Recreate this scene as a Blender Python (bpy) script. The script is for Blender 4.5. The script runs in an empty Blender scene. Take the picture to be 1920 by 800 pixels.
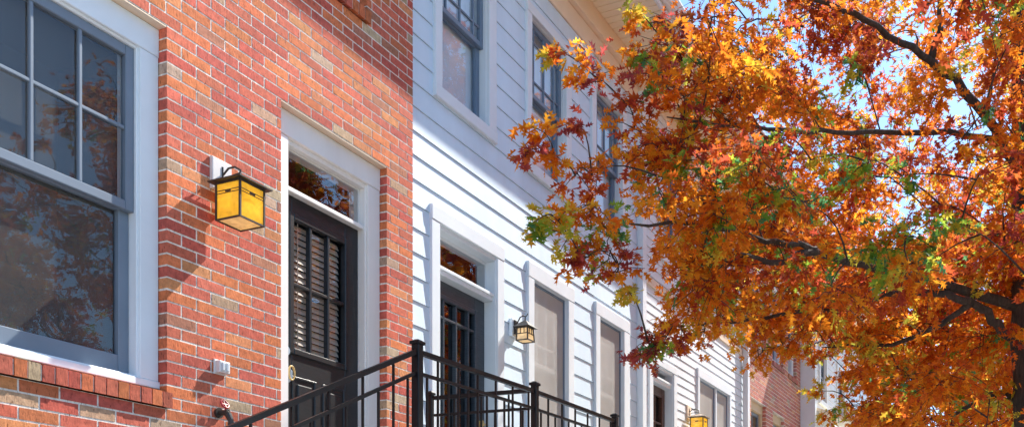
import bpy, math, random
import numpy as np
from mathutils import Vector, Matrix, Quaternion
random.seed(11); RNG = np.random.default_rng(5)
scene = bpy.context.scene
COL = scene.collection
R = math.radians

# ------------------------------------------------------------------ helpers
class MB:
    """collects simple solids into one mesh"""
    def __init__(s): s.v=[]; s.f=[]; s.c=[]
    def add(s, vs, fs, col=(1,1,1)):
        n=len(s.v); s.v+= [tuple(p) for p in vs]
        for f in fs: s.f.append(tuple(n+i for i in f)); s.c.append(col)
    def box(s, x0,x1,y0,y1,z0,z1, col=(1,1,1), skip=''):
        if x1<x0: x0,x1=x1,x0
        if y1<y0: y0,y1=y1,y0
        if z1<z0: z0,z1=z1,z0
        vs=[(x0,y0,z0),(x1,y0,z0),(x1,y1,z0),(x0,y1,z0),(x0,y0,z1),(x1,y0,z1),(x1,y1,z1),(x0,y1,z1)]
        fs={'b':(0,3,2,1),'t':(4,5,6,7),'f':(0,1,5,4),'r':(1,2,6,5),'k':(2,3,7,6),'l':(3,0,4,7)}
        s.add(vs,[fs[k] for k in fs if k not in skip],col)
    def bbox(s, x0,x1,y0,y1,z0,z1,b=.004,col=(1,1,1)):
        """box with chamfered long edges on the street side"""
        if x1<x0: x0,x1=x1,x0
        if y1<y0: y0,y1=y1,y0
        if z1<z0: z0,z1=z1,z0
        b=min(b,(x1-x0)/3,(y1-y0)/3,(z1-z0)/3)
        vs=[(x0,y1,z0),(x1,y1,z0),(x1,y1,z1),(x0,y1,z1),
            (x0,y0+b,z0),(x1,y0+b,z0),(x1,y0+b,z1),(x0,y0+b,z1),
            (x0+b,y0,z0+b),(x1-b,y0,z0+b),(x1-b,y0,z1-b),(x0+b,y0,z1-b)]
        s.add(vs,[(3,2,1,0),(0,1,5,4),(1,2,6,5),(2,3,7,6),(3,0,4,7),(4,5,9,8),(5,6,10,9),(6,7,11,10),(7,4,8,11),(8,9,10,11)],col)
    def bar(s, a, b, w, h, col=(1,1,1), up=(0,0,1)):
        a=Vector(a);b=Vector(b);d=(b-a).normalized();u=Vector(up)
        if abs(d.dot(u))>.98:u=Vector((1,0,0))
        sx=d.cross(u).normalized()*w/2; sz=sx.cross(d).normalized()*h/2
        vs=[p+i*sx+j*sz for p in (a,b) for i,j in ((-1,-1),(1,-1),(1,1),(-1,1))]
        s.add(vs,[(0,1,2,3),(7,6,5,4),(0,4,5,1),(1,5,6,2),(2,6,7,3),(3,7,4,0)],col)
    def tube(s, pts, rad, n=8, col=(1,1,1), cap=True):
        pts=[Vector(p) for p in pts]
        if not isinstance(rad,(list,tuple)): rad=[rad]*len(pts)
        base=len(s.v); ref=None
        for i,p in enumerate(pts):
            d=(pts[min(i+1,len(pts)-1)]-pts[max(i-1,0)]).normalized()
            if ref is None:
                ref=d.cross(Vector((0,0,1)))
                if ref.length<.05: ref=d.cross(Vector((1,0,0)))
            ref=(ref-d*ref.dot(d)).normalized(); o=d.cross(ref)
            for k in range(n):
                a=2*math.pi*k/n
                s.v.append(tuple(p+rad[i]*(math.cos(a)*ref+math.sin(a)*o)))
        for i in range(len(pts)-1):
            for k in range(n):
                q=base+i*n
                s.f.append((q+k,q+(k+1)%n,q+n+(k+1)%n,q+n+k)); s.c.append(col)
        if cap:
            s.f.append(tuple(base+k for k in range(n))[::-1]); s.c.append(col)
            q=base+(len(pts)-1)*n
            s.f.append(tuple(q+k for k in range(n))); s.c.append(col)
    def build(s, name, mat, parent=None, smooth=False, colors=False):
        me=bpy.data.meshes.new(name); me.from_pydata(s.v,[],s.f); me.materials.append(mat)
        if colors:
            at=me.color_attributes.new('Col','FLOAT_COLOR','CORNER')
            arr=np.ones((len(me.loops),4),dtype=np.float32)
            ln=np.array([len(f) for f in s.f]); arr[:,:3]=np.repeat(np.array(s.c,dtype=np.float32),ln,axis=0)
            at.data.foreach_set('color',arr.ravel())
        if smooth: me.polygons.foreach_set('use_smooth',[True]*len(me.polygons))
        me.update()
        o=bpy.data.objects.new(name,me); COL.objects.link(o)
        if parent is not None: link_to(o,parent)
        return o
def world_loc(o):
    p=Vector((0,0,0))
    while o is not None: p+=o.location; o=o.parent
    return p
def link_to(o,parent):
    """parent o, keeping its world place (parents here are only ever translated)"""
    o.parent=parent; o.location=o.location-world_loc(parent)
def empty(name, loc, label, cat, group=None):
    o=bpy.data.objects.new(name,None); o.location=loc; o.empty_display_size=.2; COL.objects.link(o)
    tag(o,label,cat,group); return o
def tag(o,label,cat,group=None):
    o['label']=label; o['category']=cat
    if group:o['group']=group
    return o
def structure(o): o['kind']='structure'; return o
def copy_tree(o,parent=None):
    c=o.copy(); COL.objects.link(c)
    if parent is not None: c.parent=parent
    for ch in [k for k in bpy.data.objects if k.parent==o]: copy_tree(ch,c)
    return c

# ------------------------------------------------------------------ materials
def mat(name):
    m=bpy.data.materials.new(name); m.use_nodes=True; nt=m.node_tree; nt.nodes.clear()
    out=nt.nodes.new('ShaderNodeOutputMaterial')
    def N(t,**k):
        n=nt.nodes.new('ShaderNode'+t)
        for a,b in k.items():
            if a in n.inputs: n.inputs[a].default_value=b
            else: setattr(n,a,b)
        return n
    def Lk(a,b): nt.links.new(a,b)
    return m,nt,out,N,Lk
def ramp(N,stops):
    r=N('ValToRGB'); e=r.color_ramp.elements
    while len(e)<len(stops): e.new(.5)
    for i,(p,c) in enumerate(stops): e[i].position=p; e[i].color=tuple(c)+(1,)
    return r
def paint(name,col,rough=.5,var=.08,scale=3.,bump=.02,bscale=60.,streak=False,spec=.4):
    m,nt,out,N,Lk=mat(name)
    tc=N('TexCoord'); mp=N('Mapping')
    Lk(tc.outputs['Object'],mp.inputs[0])
    if streak: mp.inputs['Scale'].default_value=(1.2,1.2,.25)
    nz=N('TexNoise',Scale=scale,Detail=6.,Roughness=.65); Lk(mp.outputs[0],nz.inputs[0])
    lo=tuple(c*(1-var) for c in col); hi=tuple(min(1,c*(1+var*.6)) for c in col)
    r=ramp(N,[(.3,lo),(.65,hi)]); Lk(nz.outputs[0],r.inputs[0])
    nb=N('TexNoise',Scale=bscale,Detail=4.); Lk(tc.outputs['Object'],nb.inputs[0])
    bp=N('Bump',Strength=bump*10 if bump<.1 else 1.,Distance=.002); Lk(nb.outputs[0],bp.inputs['Height'])
    p=N('BsdfPrincipled',Roughness=rough); p.inputs['Specular IOR Level'].default_value=spec
    Lk(r.outputs[0],p.inputs['Base Color']); Lk(bp.outputs[0],p.inputs['Normal']); Lk(p.outputs[0],out.inputs[0])
    return m
M={}
M['white_trim']=paint('white_trim',(.76,.82,.87),.45,.05,2.5,.01,120)  # white paint with the bluish tone of shade mixed into its base
M['white_siding']=paint('white_siding',(.66,.80,.92),.5,.10,1.6,.03,90,streak=True)  # blue of the skylit shade is tinted into the white base
M['white_siding_far']=paint('white_siding_far',(.72,.775,.83),.5,.09,1.6,.03,90,streak=True)
M['door_trim']=paint('door_trim',(.82,.80,.78),.45,.07,3,.02,100,streak=True)
M['cream_siding']=paint('cream_siding',(.66,.62,.54),.55,.06,1.6,.02,90)
M['warm_bounce_soffit']=paint('warm_bounce_soffit',(.90,.76,.54),.5,.05,1.2,.01,50)  # white soffit; warm bounce light is put into its colour
M['cream_bounce_trim']=paint('cream_bounce_trim',(.86,.69,.52),.55,.06,2,.01,50)  # warm bounce light painted into the friezes; plain beige paint on the lintels
M['buff_trim']=paint('buff_trim',(.60,.45,.27),.55,.08,2,.01,50)
M['grey_sash']=paint('grey_sash',(.17,.215,.275),.4,.08,3,.01,90)
M['slate_sash']=paint('slate_sash',(.15,.21,.29),.4,.10,3,.01,90)
M['black_iron']=paint('black_iron',(.006,.007,.009),.38,.25,8,.04,150,spec=.35)
M['roof']=paint('roof',(.07,.065,.06),.9,.3,6,.1,40)
M['gutter']=paint('gutter',(.74,.75,.76),.35,.05,2,.01,60)
M['dark_room']=paint('dark_room',(.02,.02,.022),.9,.2,2,.01,20)  # near-black colour stands in for the shade inside unlit rooms
M['concrete']=paint('concrete',(.42,.41,.40),.85,.14,2.4,.08,70)
M['blind_white']=paint('blind_white',(.80,.86,.92),.5,.05,4,.01,60)
M['blind_wood']=paint('blind_wood',(.86,.70,.58),.5,.2,5,.02,60)
M['plastic_white']=paint('plastic_white',(.78,.74,.72),.4,.05,6,.01,60)
M['brass']=paint('brass',(.62,.40,.12),.3,.15,10,.02,80,spec=.8)
M['chrome']=paint('chrome',(.40,.46,.52),.2,.1,10,.01,80,spec=.8)
M['red_paint']=paint('red_paint',(.45,.03,.04),.4,.1,10,.01,80)
M['dark_bronze']=paint('dark_bronze',(.045,.038,.032),.42,.3,14,.04,140,spec=.5)
M['pale_metal']=paint('pale_metal',(.60,.63,.66),.4,.08,6,.01,80)
M['lamp_roof_pale']=paint('lamp_roof_pale',(.42,.36,.30),.5,.15,8,.02,80)

def door_paint(name,col):
    m,nt,out,N,Lk=mat(name)
    tc=N('TexCoord'); mp=N('Mapping'); mp.inputs['Scale'].default_value=(7,7,70); mp.inputs['Rotation'].default_value=(0,0,0)
    Lk(tc.outputs['Object'],mp.inputs[0])
    nz=N('TexNoise',Scale=1.6,Detail=6.,Roughness=.7,Distortion=.8); Lk(mp.outputs[0],nz.inputs[0])
    r=ramp(N,[(.35,tuple(c*.65 for c in col)),(.7,tuple(c*1.5 for c in col))]); Lk(nz.outputs[0],r.inputs[0])
    bp=N('Bump',Strength=.35,Distance=.002); Lk(nz.outputs[0],bp.inputs['Height'])
    p=N('BsdfPrincipled',Roughness=.36); Lk(r.outputs[0],p.inputs['Base Color']); Lk(bp.outputs[0],p.inputs['Normal']); Lk(p.outputs[0],out.inputs[0])
    return m
M['black_door']=door_paint('black_door',(.013,.014,.017))
M['slate_door']=door_paint('slate_door',(.045,.058,.075))
M['brown_door']=door_paint('brown_door',(.09,.040,.028))

def brick_mat(name,dark=1.,sat=1.):
    m,nt,out,N,Lk=mat(name)
    tc=N('TexCoord'); a=N('Attribute'); a.attribute_name='Col'
    n1=N('TexNoise',Scale=26.,Detail=8.,Roughness=.7); Lk(tc.outputs['Object'],n1.inputs[0])
    mp=N('Mapping'); mp.inputs['Scale'].default_value=(75,75,22); Lk(tc.outputs['Object'],mp.inputs[0])
    n2=N('TexNoise',Scale=1.3,Detail=5.,Roughness=.6); Lk(mp.outputs[0],n2.inputs[0])
    r1=ramp(N,[(.28,(.62,.60,.58)),(.62,(1.12,1.1,1.06))]); Lk(n1.outputs[0],r1.inputs[0])
    r2=ramp(N,[(.31,(.32,.26,.24)),(.42,(1,1,1))]); Lk(n2.outputs[0],r2.inputs[0])
    n3=N('TexNoise',Scale=.55,Detail=3.); Lk(tc.outputs['Object'],n3.inputs[0])
    r3=ramp(N,[(.3,(.86,.84,.84)),(.7,(1.06,1.06,1.06))]); Lk(n3.outputs[0],r3.inputs[0])
    def mul(x,y):
        k=N('MixRGB'); k.blend_type='MULTIPLY'; k.inputs[0].default_value=1; Lk(x,k.inputs[1]); Lk(y,k.inputs[2]); return k.outputs[0]
    c=mul(mul(mul(a.outputs['Color'],r1.outputs[0]),r2.outputs[0]),r3.outputs[0])
    bp=N('Bump',Strength=.7,Distance=.004); Lk(n2.outputs[0],bp.inputs['Height'])
    b2=N('Bump',Strength=.5,Distance=.003); Lk(n1.outputs[0],b2.inputs['Height']); Lk(bp.outputs[0],b2.inputs['Normal'])
    p=N('BsdfPrincipled',Roughness=.85); p.inputs['Specular IOR Level'].default_value=.25
    Lk(c,p.inputs['Base Color']); Lk(b2.outputs[0],p.inputs['Normal']); Lk(p.outputs[0],out.inputs[0])
    return m
M['brick']=brick_mat('brick')

def glass_mat(name,refl=2.2,tint=(.75,.8,.82),wave=.0):
    m,nt,out,N,Lk=mat(name)
    lw=N('LayerWeight',Blend=.5); pw=N('Math',operation='POWER'); pw.inputs[1].default_value=5.; Lk(lw.outputs['Facing'],pw.inputs[0])   # Schlick, the same from both sides
    mu=N('Math',operation='MULTIPLY_ADD'); mu.use_clamp=True; mu.inputs[1].default_value=.96; mu.inputs[2].default_value=.042*refl; Lk(pw.outputs[0],mu.inputs[0])
    tr=N('BsdfTransparent'); tr.inputs[0].default_value=tint+(1,)
    gl=N('BsdfGlossy',Roughness=.015); gl.inputs[0].default_value=(.95,.97,1,1)
    tc=N('TexCoord'); nz=N('TexNoise',Scale=2.2,Detail=2.); Lk(tc.outputs['Object'],nz.inputs[0])
    bp=N('Bump',Strength=wave,Distance=.02); Lk(nz.outputs[0],bp.inputs['Height'])
    Lk(bp.outputs[0],gl.inputs['Normal'])
    mx=N('MixShader'); Lk(mu.outputs[0],mx.inputs[0]); Lk(tr.outputs[0],mx.inputs[1]); Lk(gl.outputs[0],mx.inputs[2]); Lk(mx.outputs[0],out.inputs[0])
    return m
M['glass']=glass_mat('glass',1.25,(.82,.86,.9),.10)
M['glass_sky']=glass_mat('glass_sky',2.2,(.93,.96,.98),.10)
M['glass_door']=glass_mat('glass_door',3.4,(.8,.8,.8),.25)
def screen_mat(name,col,dens):
    m,nt,out,N,Lk=mat(name)
    tc=N('TexCoord'); nz=N('TexNoise',Scale=1.4,Detail=4.); Lk(tc.outputs['Object'],nz.inputs[0])
    mp=N('Mapping'); mp.inputs['Scale'].default_value=(260,260,260); Lk(tc.outputs['Object'],mp.inputs[0])
    ck=N('TexNoise',Scale=1.,Detail=1.); Lk(mp.outputs[0],ck.inputs[0])
    r=ramp(N,[(.35,tuple(c*.86 for c in col)),(.65,tuple(c*1.08 for c in col))]); Lk(nz.outputs[0],r.inputs[0])
    df=N('BsdfDiffuse'); Lk(r.outputs[0],df.inputs[0]); tr=N('BsdfTransparent')
    ma=N('Math',operation='MULTIPLY_ADD'); ma.inputs[1].default_value=.14; ma.inputs[2].default_value=dens-.07; Lk(ck.outputs[0],ma.inputs[0])
    mx=N('MixShader'); Lk(ma.outputs[0],mx.inputs[0]); Lk(tr.outputs[0],mx.inputs[1]); Lk(df.outputs[0],mx.inputs[2]); Lk(mx.outputs[0],out.inputs[0])
    return m
M['screen']=screen_mat('insect_screen',(.58,.55,.52),.66)
M['shade']=screen_mat('window_screen',(.80,.73,.64),.13)

def amber_mat(name,c,glow,tr_w=.55):
    m,nt,out,N,Lk=mat(name)
    tc=N('TexCoord'); nz=N('TexNoise',Scale=14.,Detail=4.,Distortion=1.2); Lk(tc.outputs['Object'],nz.inputs[0])
    r=ramp(N,[(.3,tuple(k*.8 for k in c)),(.7,tuple(min(1,k*1.15) for k in c))]); Lk(nz.outputs[0],r.inputs[0])
    d=N('BsdfDiffuse'); t=N('BsdfTranslucent'); Lk(r.outputs[0],d.inputs[0]); Lk(r.outputs[0],t.inputs[0])
    mx=N('MixShader'); mx.inputs[0].default_value=tr_w; Lk(d.outputs[0],mx.inputs[1]); Lk(t.outputs[0],mx.inputs[2])
    g=N('BsdfGlossy',Roughness=.12); m2=N('MixShader'); m2.inputs[0].default_value=.06; Lk(mx.outputs[0],m2.inputs[1]); Lk(g.outputs[0],m2.inputs[2])
    e=N('Emission',Strength=glow); Lk(r.outputs[0],e.inputs[0]); ad=N('AddShader'); Lk(m2.outputs[0],ad.inputs[0]); Lk(e.outputs[0],ad.inputs[1]); Lk(ad.outputs[0],out.inputs[0])
    return m
M['amber']=amber_mat('amber_glass',(.90,.58,.06),.22,.6)
M['amber_pale']=amber_mat('pale_amber_glass',(.86,.72,.50),.12)
M['bulb']=None
def bulb():
    m,nt,out,N,Lk=mat('lit_bulb'); e=N('Emission',Strength=7.); e.inputs[0].default_value=(1,.72,.35,1); Lk(e.outputs[0],out.inputs[0]); return m
M['bulb']=bulb()

def leaf_mat():
    m,nt,out,N,Lk=mat('autumn_leaf')
    a=N('Attribute'); a.attribute_name='Col'
    tc=N('TexCoord'); nz=N('TexNoise',Scale=30.,Detail=3.); Lk(tc.outputs['Object'],nz.inputs[0])
    r=ramp(N,[(.3,(.8,.74,.7)),(.7,(1.1,1.1,1.1))]); Lk(nz.outputs[0],r.inputs[0])
    k=N('MixRGB'); k.blend_type='MULTIPLY'; k.inputs[0].default_value=1; Lk(a.outputs['Color'],k.inputs[1]); Lk(r.outputs[0],k.inputs[2])
    p=N('BsdfPrincipled',Roughness=.55); p.inputs['Specular IOR Level'].default_value=.18; Lk(k.outputs[0],p.inputs['Base Color'])
    g=N('Gamma',Gamma=.78); Lk(k.outputs[0],g.inputs[0])
    t=N('BsdfTranslucent'); Lk(g.outputs[0],t.inputs[0])
    mx=N('MixShader'); mx.inputs[0].default_value=.70; Lk(p.outputs[0],mx.inputs[1]); Lk(t.outputs[0],mx.inputs[2]); Lk(mx.outputs[0],out.inputs[0])
    return m
M['leaf']=leaf_mat()
def bark_mat():
    m,nt,out,N,Lk=mat('bark')
    tc=N('TexCoord'); mp=N('Mapping'); mp.inputs['Scale'].default_value=(22,22,5); Lk(tc.outputs['Object'],mp.inputs[0])
    nz=N('TexNoise',Scale=1.,Detail=8.,Roughness=.75,Distortion=.6); Lk(mp.outputs[0],nz.inputs[0])
    r=ramp(N,[(.3,(.022,.016,.012)),(.55,(.075,.055,.042)),(.75,(.16,.13,.10))]); Lk(nz.outputs[0],r.inputs[0])
    bp=N('Bump',Strength=1.,Distance=.02); Lk(nz.outputs[0],bp.inputs['Height'])
    p=N('BsdfPrincipled',Roughness=.9); Lk(r.outputs[0],p.inputs['Base Color']); Lk(bp.outputs[0],p.inputs['Normal']); Lk(p.outputs[0],out.inputs[0])
    return m
M['bark']=bark_mat()
def ground_mat(name,c1,c2,scale,bump=.5):
    m,nt,out,N,Lk=mat(name)
    tc=N('TexCoord'); nz=N('TexNoise',Scale=scale,Detail=9.,Roughness=.7); Lk(tc.outputs['Object'],nz.inputs[0])
    r=ramp(N,[(.35,c1),(.65,c2)]); Lk(nz.outputs[0],r.inputs[0])
    n2=N('TexNoise',Scale=120.,Detail=4.); Lk(tc.outputs['Object'],n2.inputs[0])
    bp=N('Bump',Strength=bump,Distance=.01); Lk(n2.outputs[0],bp.inputs['Height'])
    p=N('BsdfPrincipled',Roughness=.9); Lk(r.outputs[0],p.inputs['Base Color']); Lk(bp.outputs[0],p.inputs['Normal']); Lk(p.outputs[0],out.inputs[0])
    return m
M['asphalt']=ground_mat('road_concrete',(.33,.33,.32),(.43,.43,.42),1.2)
M['grass']=ground_mat('grass',(.10,.12,.04),(.36,.22,.09),3.)
M['pavement']=ground_mat('pavement',(.44,.44,.43),(.56,.56,.55),.9)
M['line_paint']=paint('line_paint',(.7,.68,.6),.7,.2,6)

# ------------------------------------------------------------------ camera, sky, sun
EYE=Vector((0,-4.42,1.6)); YAW=R(23.0513)
cd=bpy.data.cameras.new('camera'); cam=bpy.data.objects.new('camera',cd); COL.objects.link(cam)
cam.location=EYE; cam.rotation_euler=(R(90),0,YAW-R(90))
cd.sensor_width=36; cd.lens=36*1786/1920.; cd.shift_x=-240/1920.; cd.shift_y=(1103-400)/1920.
cd.clip_start=.1; cd.clip_end=3000
scene.camera=cam
AZ=R(71); EL=R(46.6)
sdir=Vector((math.cos(EL)*math.sin(AZ),-math.cos(EL)*math.cos(AZ),math.sin(EL)))
sl=bpy.data.lights.new('sun','SUN'); sl.energy=10.0; sl.angle=R(.55); sl.color=(1,.945,.86)
so=bpy.data.objects.new('sun',sl); COL.objects.link(so); so.rotation_euler=sdir.to_track_quat('Z','Y').to_euler(); so.location=(10,-10,20)
w=bpy.data.worlds.new('World'); scene.world=w; w.use_nodes=True; nt=w.node_tree; nt.nodes.clear()
sky=nt.nodes.new('ShaderNodeTexSky'); sky.sky_type='NISHITA'; sky.sun_disc=False; sky.sun_elevation=EL
sky.sun_rotation=math.atan2(sdir.x,sdir.y); sky.air_density=1.0; sky.dust_density=0.7; sky.ozone_density=2.6; sky.altitude=200
bg=nt.nodes.new('ShaderNodeBackground'); bg.inputs[1].default_value=.24
wo=nt.nodes.new('ShaderNodeOutputWorld'); tint=nt.nodes.new('ShaderNodeMixRGB'); tint.blend_type='MULTIPLY'; tint.inputs[0].default_value=1; tint.inputs[2].default_value=(.86,1.06,1.17,1); nt.links.new(sky.outputs[0],tint.inputs[1]); nt.links.new(tint.outputs[0],bg.inputs[0]); nt.links.new(bg.outputs[0],wo.inputs[0])
scene.view_settings.view_transform='Standard'; scene.view_settings.look='None'; scene.view_settings.exposure=0; scene.view_settings.gamma=1
try:
    scene.cycles.max_bounces=10; scene.cycles.transparent_max_bounces=16; scene.cycles.use_denoising=True
except Exception: pass

# ------------------------------------------------------------------ ground
def sheet(name,x0,x1,y0,y1,z,m):
    b=MB(); b.add([(x0,y0,z),(x1,y0,z),(x1,y1,z),(x0,y1,z)],[(0,1,2,3)]); return structure(b.build(name,m))
sheet('ground',-900,1500,-1200,1200,-.14,M['grass'])
sheet('road',-200,400,-13.2,-5.55,-.136,M['asphalt'])
b=MB(); b.box(-60,140,-5.55,-5.40,-.135,0.0); structure(b.build('kerb',M['concrete']))
b=MB(); b.box(-60,140,-5.398,-3.62,-.138,-.012); structure(b.build('planting_strip',M['grass']))
b=MB()
for i in range(-20,60): b.bbox(i*1.5+.005,i*1.5+1.495,-3.615,-1.75,-.138,0.0)
structure(b.build('pavement',M['pavement']))
b=MB(); b.box(-60,140,-1.745,.02,-.138,-.008); structure(b.build('front_bed',M['concrete']))
b=MB()
for i in range(-10,40): b.box(i*6.,i*6.+3,-9.42,-9.3,-.133,-.1315)
structure(b.build('road_marking',M['line_paint']))
# ------------------------------------------------------------------ brick masonry
CH=.0653; BL=.2036; BZ0=2.587
PAL=[((.63,.160,.100),40),((.57,.122,.088),22),((.68,.205,.085),24),((.68,.27,.12),6),((.52,.34,.22),4),((.56,.40,.28),2),((.44,.19,.12),2)]
def brick_col(rd=random):
    c=rd.choices([p[0] for p in PAL],[p[1] for p in PAL])[0]; k=rd.uniform(.87,1.13)
    return tuple(min(.8,v*k*rd.uniform(.94,1.06)) for v in c)
MORT=(.86,.82,.76)
def masonry(x0,x1,z0,z1,openings,anchor,y=0.,depth=.1,left_end=True,right_end=True):
    """running bond of single bricks on a mortar bed; openings = (x0,x1,z0,z1)"""
    mb=MB(); j=.0105
    k0=math.floor((z0-BZ0)/CH); k=k0
    while BZ0+k*CH<z1-.01:
        za=BZ0+k*CH; zb=za+CH-j; zc=(za+zb)/2
        spans=[(x0,x1)]
        for o in openings:
            if o[2]<zc<o[3]:
                ns=[]
                for a,c in spans:
                    if o[1]<=a or o[0]>=c: ns.append((a,c)); continue
                    if o[0]>a: ns.append((a,o[0]))
                    if o[1]<c: ns.append((o[1],c))
                spans=ns
        for a,c in spans:
            st=anchor+(0 if k%2 else BL/2)
            i=math.floor((a-st)/BL)
            while st+i*BL<c-.005:
                p=max(a,st+i*BL); q=min(c,st+(i+1)*BL-j)
                if c-q<.03: q=c
                if q-p>.012:
                    dy=random.uniform(-.0007,.0007); t=random.uniform(-.0012,.0012)
                    mb.box(p,q,y+dy,y+depth,za+t+j/2,zb+t+j/2,brick_col(),skip='k')
                i+=1
                if q>=c: break
        k+=1
    # mortar bed, set back 2 mm, split round the openings
    xs=sorted(set([x0,x1]+[v for o in openings for v in o[:2] if x0<v<x1])); zs=sorted(set([z0,z1]+[v for o in openings for v in o[2:] if z0<v<z1]))
    r=.0022
    for a,c in zip(xs,xs[1:]):
        for e,f in zip(zs,zs[1:]):
            xm,zm=(a+c)/2,(e+f)/2
            if any(o[0]<xm<o[1] and o[2]<zm<o[3] for o in openings): continue
            def op(xx,zz): return any(o[0]<xx<o[1] and o[2]<zz<o[3] for o in openings)
            a2=a+(r if op(a-.01,zm) else 0); c2=c-(r if op(c+.01,zm) else 0)
            if a==x0: a2+=r
            if c==x1: c2-=r
            e2=e+(r if op(xm,e-.01) else 0); f2=f-(r if op(xm,f+.01) else 0)
            mb.box(a2,c2,y+r,y+depth-.001,e2,f2,MORT,skip='')
    return mb
def rowlock(x0,x1,ztop,zbot,yf,yb):
    mb=MB(); n=max(1,round((x1-x0)/.0677)); wd=(x1-x0)/n
    for i in range(n):
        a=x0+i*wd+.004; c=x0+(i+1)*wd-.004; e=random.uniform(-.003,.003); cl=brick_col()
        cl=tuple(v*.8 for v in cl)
        vs=[(a,yf+e,zbot),(c,yf+e,zbot),(c,yb,zbot+.02),(a,yb,zbot+.02),(a,yf+e,ztop-.004),(c,yf+e,ztop-.004),(c,yb,ztop+.022),(a,yb,ztop+.022)]
        mb.add(vs,[(0,3,2,1),(4,5,6,7),(0,1,5,4),(1,2,6,5),(2,3,7,6),(3,0,4,7)],cl)
    vs=[(x0+.006,yf+.006,zbot+.004),(x1-.006,yf+.006,zbot+.004),(x1-.006,yb,zbot+.024),(x0+.006,yb,zbot+.024),(x0+.006,yf+.006,ztop-.009),(x1-.006,yf+.006,ztop-.009),(x1-.006,yb,ztop+.015),(x0+.006,yb,ztop+.015)]
    mb.add(vs,[(0,3,2,1),(4,5,6,7),(0,1,5,4),(1,2,6,5),(2,3,7,6),(3,0,4,7)],MORT)
    return mb
# ------------------------------------------------------------------ lap siding
def lap_siding(x0,x1,z0,z1,openings,y,exp,start,thick=.010):
    mb=MB(); k=math.floor((z0-start)/exp)
    while start+k*exp<z1:
        za=max(z0,start+k*exp); zb=min(z1,start+(k+1)*exp)
        cuts=sorted(set([za,zb]+[v for o in openings for v in o[2:] if za+.002<v<zb-.002]))
        for p,q in zip(cuts,cuts[1:]):
            zc=(p+q)/2; spans=[(x0,x1)]
            for o in openings:
                if o[2]<zc<o[3]:
                    ns=[]
                    for a,c in spans:
                        if o[1]<=a or o[0]>=c: ns.append((a,c)); continue
                        if o[0]>a: ns.append((a,o[0]))
                        if o[1]<c: ns.append((o[1],c))
                    spans=ns
            full=start+k*exp
            def yy(z): return y-thick*(1-(z-full)/exp)
            lowgap=.003 if p<=za+1e-6 else 0
            for a,c in spans:
                if c-a<.004: continue
                # long boards are butted at a random joint
                xs=[a]
                if c-a>2.5 and k%3==1: xs.append(a+(c-a)*random.uniform(.3,.7))
                xs.append(c)
                for u,v in zip(xs,xs[1:]):
                    u2=u+(.0020 if u!=a else 0); v2=v-(.0012 if v!=c else 0)
                    vs=[(u2,yy(p+lowgap),p+lowgap),(v2,yy(p+lowgap),p+lowgap),(v2,yy(q),q),(u2,yy(q),q),
                        (u2,y+.03,p+lowgap),(v2,y+.03,p+lowgap),(v2,y+.03,q),(u2,y+.03,q)]
                    mb.add(vs,[(0,1,2,3),(4,5,1,0),(1,5,6,2),(2,6,7,3),(4,0,3,7)])
        k+=1
    return mb
# ------------------------------------------------------------------ windows and doors
def casing(mb,x0,x1,z0,z1,ix0,ix1,iz0,iz1,yf,yb,sill=True):
    """flat boards round an opening (outer x0..z1, inner ix0..iz1)"""
    mb.bbox(x0-.002,x1+.002,yf-.003,yb,iz1,z1)                # head
    zb=iz0 if sill else z0
    mb.bbox(x0,ix0,yf,yb,zb,iz1-.0015); mb.bbox(ix1,x1,yf,yb,zb,iz1-.0015)
    if sill: mb.bbox(x0-.004,x1+.004,yf-.008,yb,z0,iz0-.0015)
def sash(parent,x0,x1,z0,z1,yf,stile,top,bot,m,glass,cols=None,rows=None,mw=.02,dep=.035,name='sash'):
    """glazed frame with optional muntins at fractions cols/rows; its glass is a part of its own"""
    mb=MB(); a,c,e,f=x0+stile,x1-stile,z0+bot,z1-top
    mb.bbox(x0,a,yf,yf+dep,z0,z1); mb.bbox(c,x1,yf,yf+dep,z0,z1)
    mb.bbox(a,c,yf+.0015,yf+dep,z0,e); mb.bbox(a,c,yf+.0015,yf+dep,f,z1)
    for t in (cols or []):
        xm=a+(c-a)*t; mb.bbox(xm-mw/2,xm+mw/2,yf+.005,yf+dep-.012,e,f)
    for t in (rows or []):
        zm=e+(f-e)*t; mb.bbox(a,c,yf+.007,yf+dep-.013,zm-mw/2,zm+mw/2)
    fr=mb.build(name,m,parent)
    g=MB(); yg=yf+dep-.011; g.add([(a-.004,yg,e-.004),(c+.004,yg,e-.004),(c+.004,yg,f+.004),(a-.004,yg,f+.004)],[(0,1,2,3)])
    return fr,g,(a,c,e,f)
def room_back(mb,x0,x1,z0,z1,y0,y1):
    mb.add([(x0,y1,z0),(x1,y1,z0),(x1,y1,z1),(x0,y1,z1),(x0,y0,z0),(x1,y0,z0),(x1,y0,z1),(x0,y0,z1)],
           [(0,1,2,3),(0,4,5,1),(1,5,6,2),(2,6,7,3),(3,7,4,0)])
def blinds(parent,x0,x1,z0,z1,y,m,pitch=.045,tilt=35,depth=.04):
    mb=MB(); z=z0
    dy=math.cos(R(tilt))*depth/2; dz=math.sin(R(tilt))*depth/2
    while z<z1:
        w=random.uniform(-.002,.002)
        mb.add([(x0,y-dy,z-dz+w),(x1,y-dy,z-dz-w),(x1,y+dy,z+dz-w),(x0,y+dy,z+dz+w)],[(0,1,2,3)])
        z+=pitch
    for t in (.2,.8):
        xm=x0+(x1-x0)*t; mb.box(xm-.004,xm+.004,y-dy-.004,y-dy-.003,z0,z1)
    return mb.build('blind',m,parent)
def flat(name,x0,x1,z0,z1,y,m,parent):
    g=MB(); g.add([(x0,y,z0),(x1,y,z0),(x1,y,z1),(x0,y,z1)],[(0,1,2,3)]); return g.build(name,m,parent)

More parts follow.
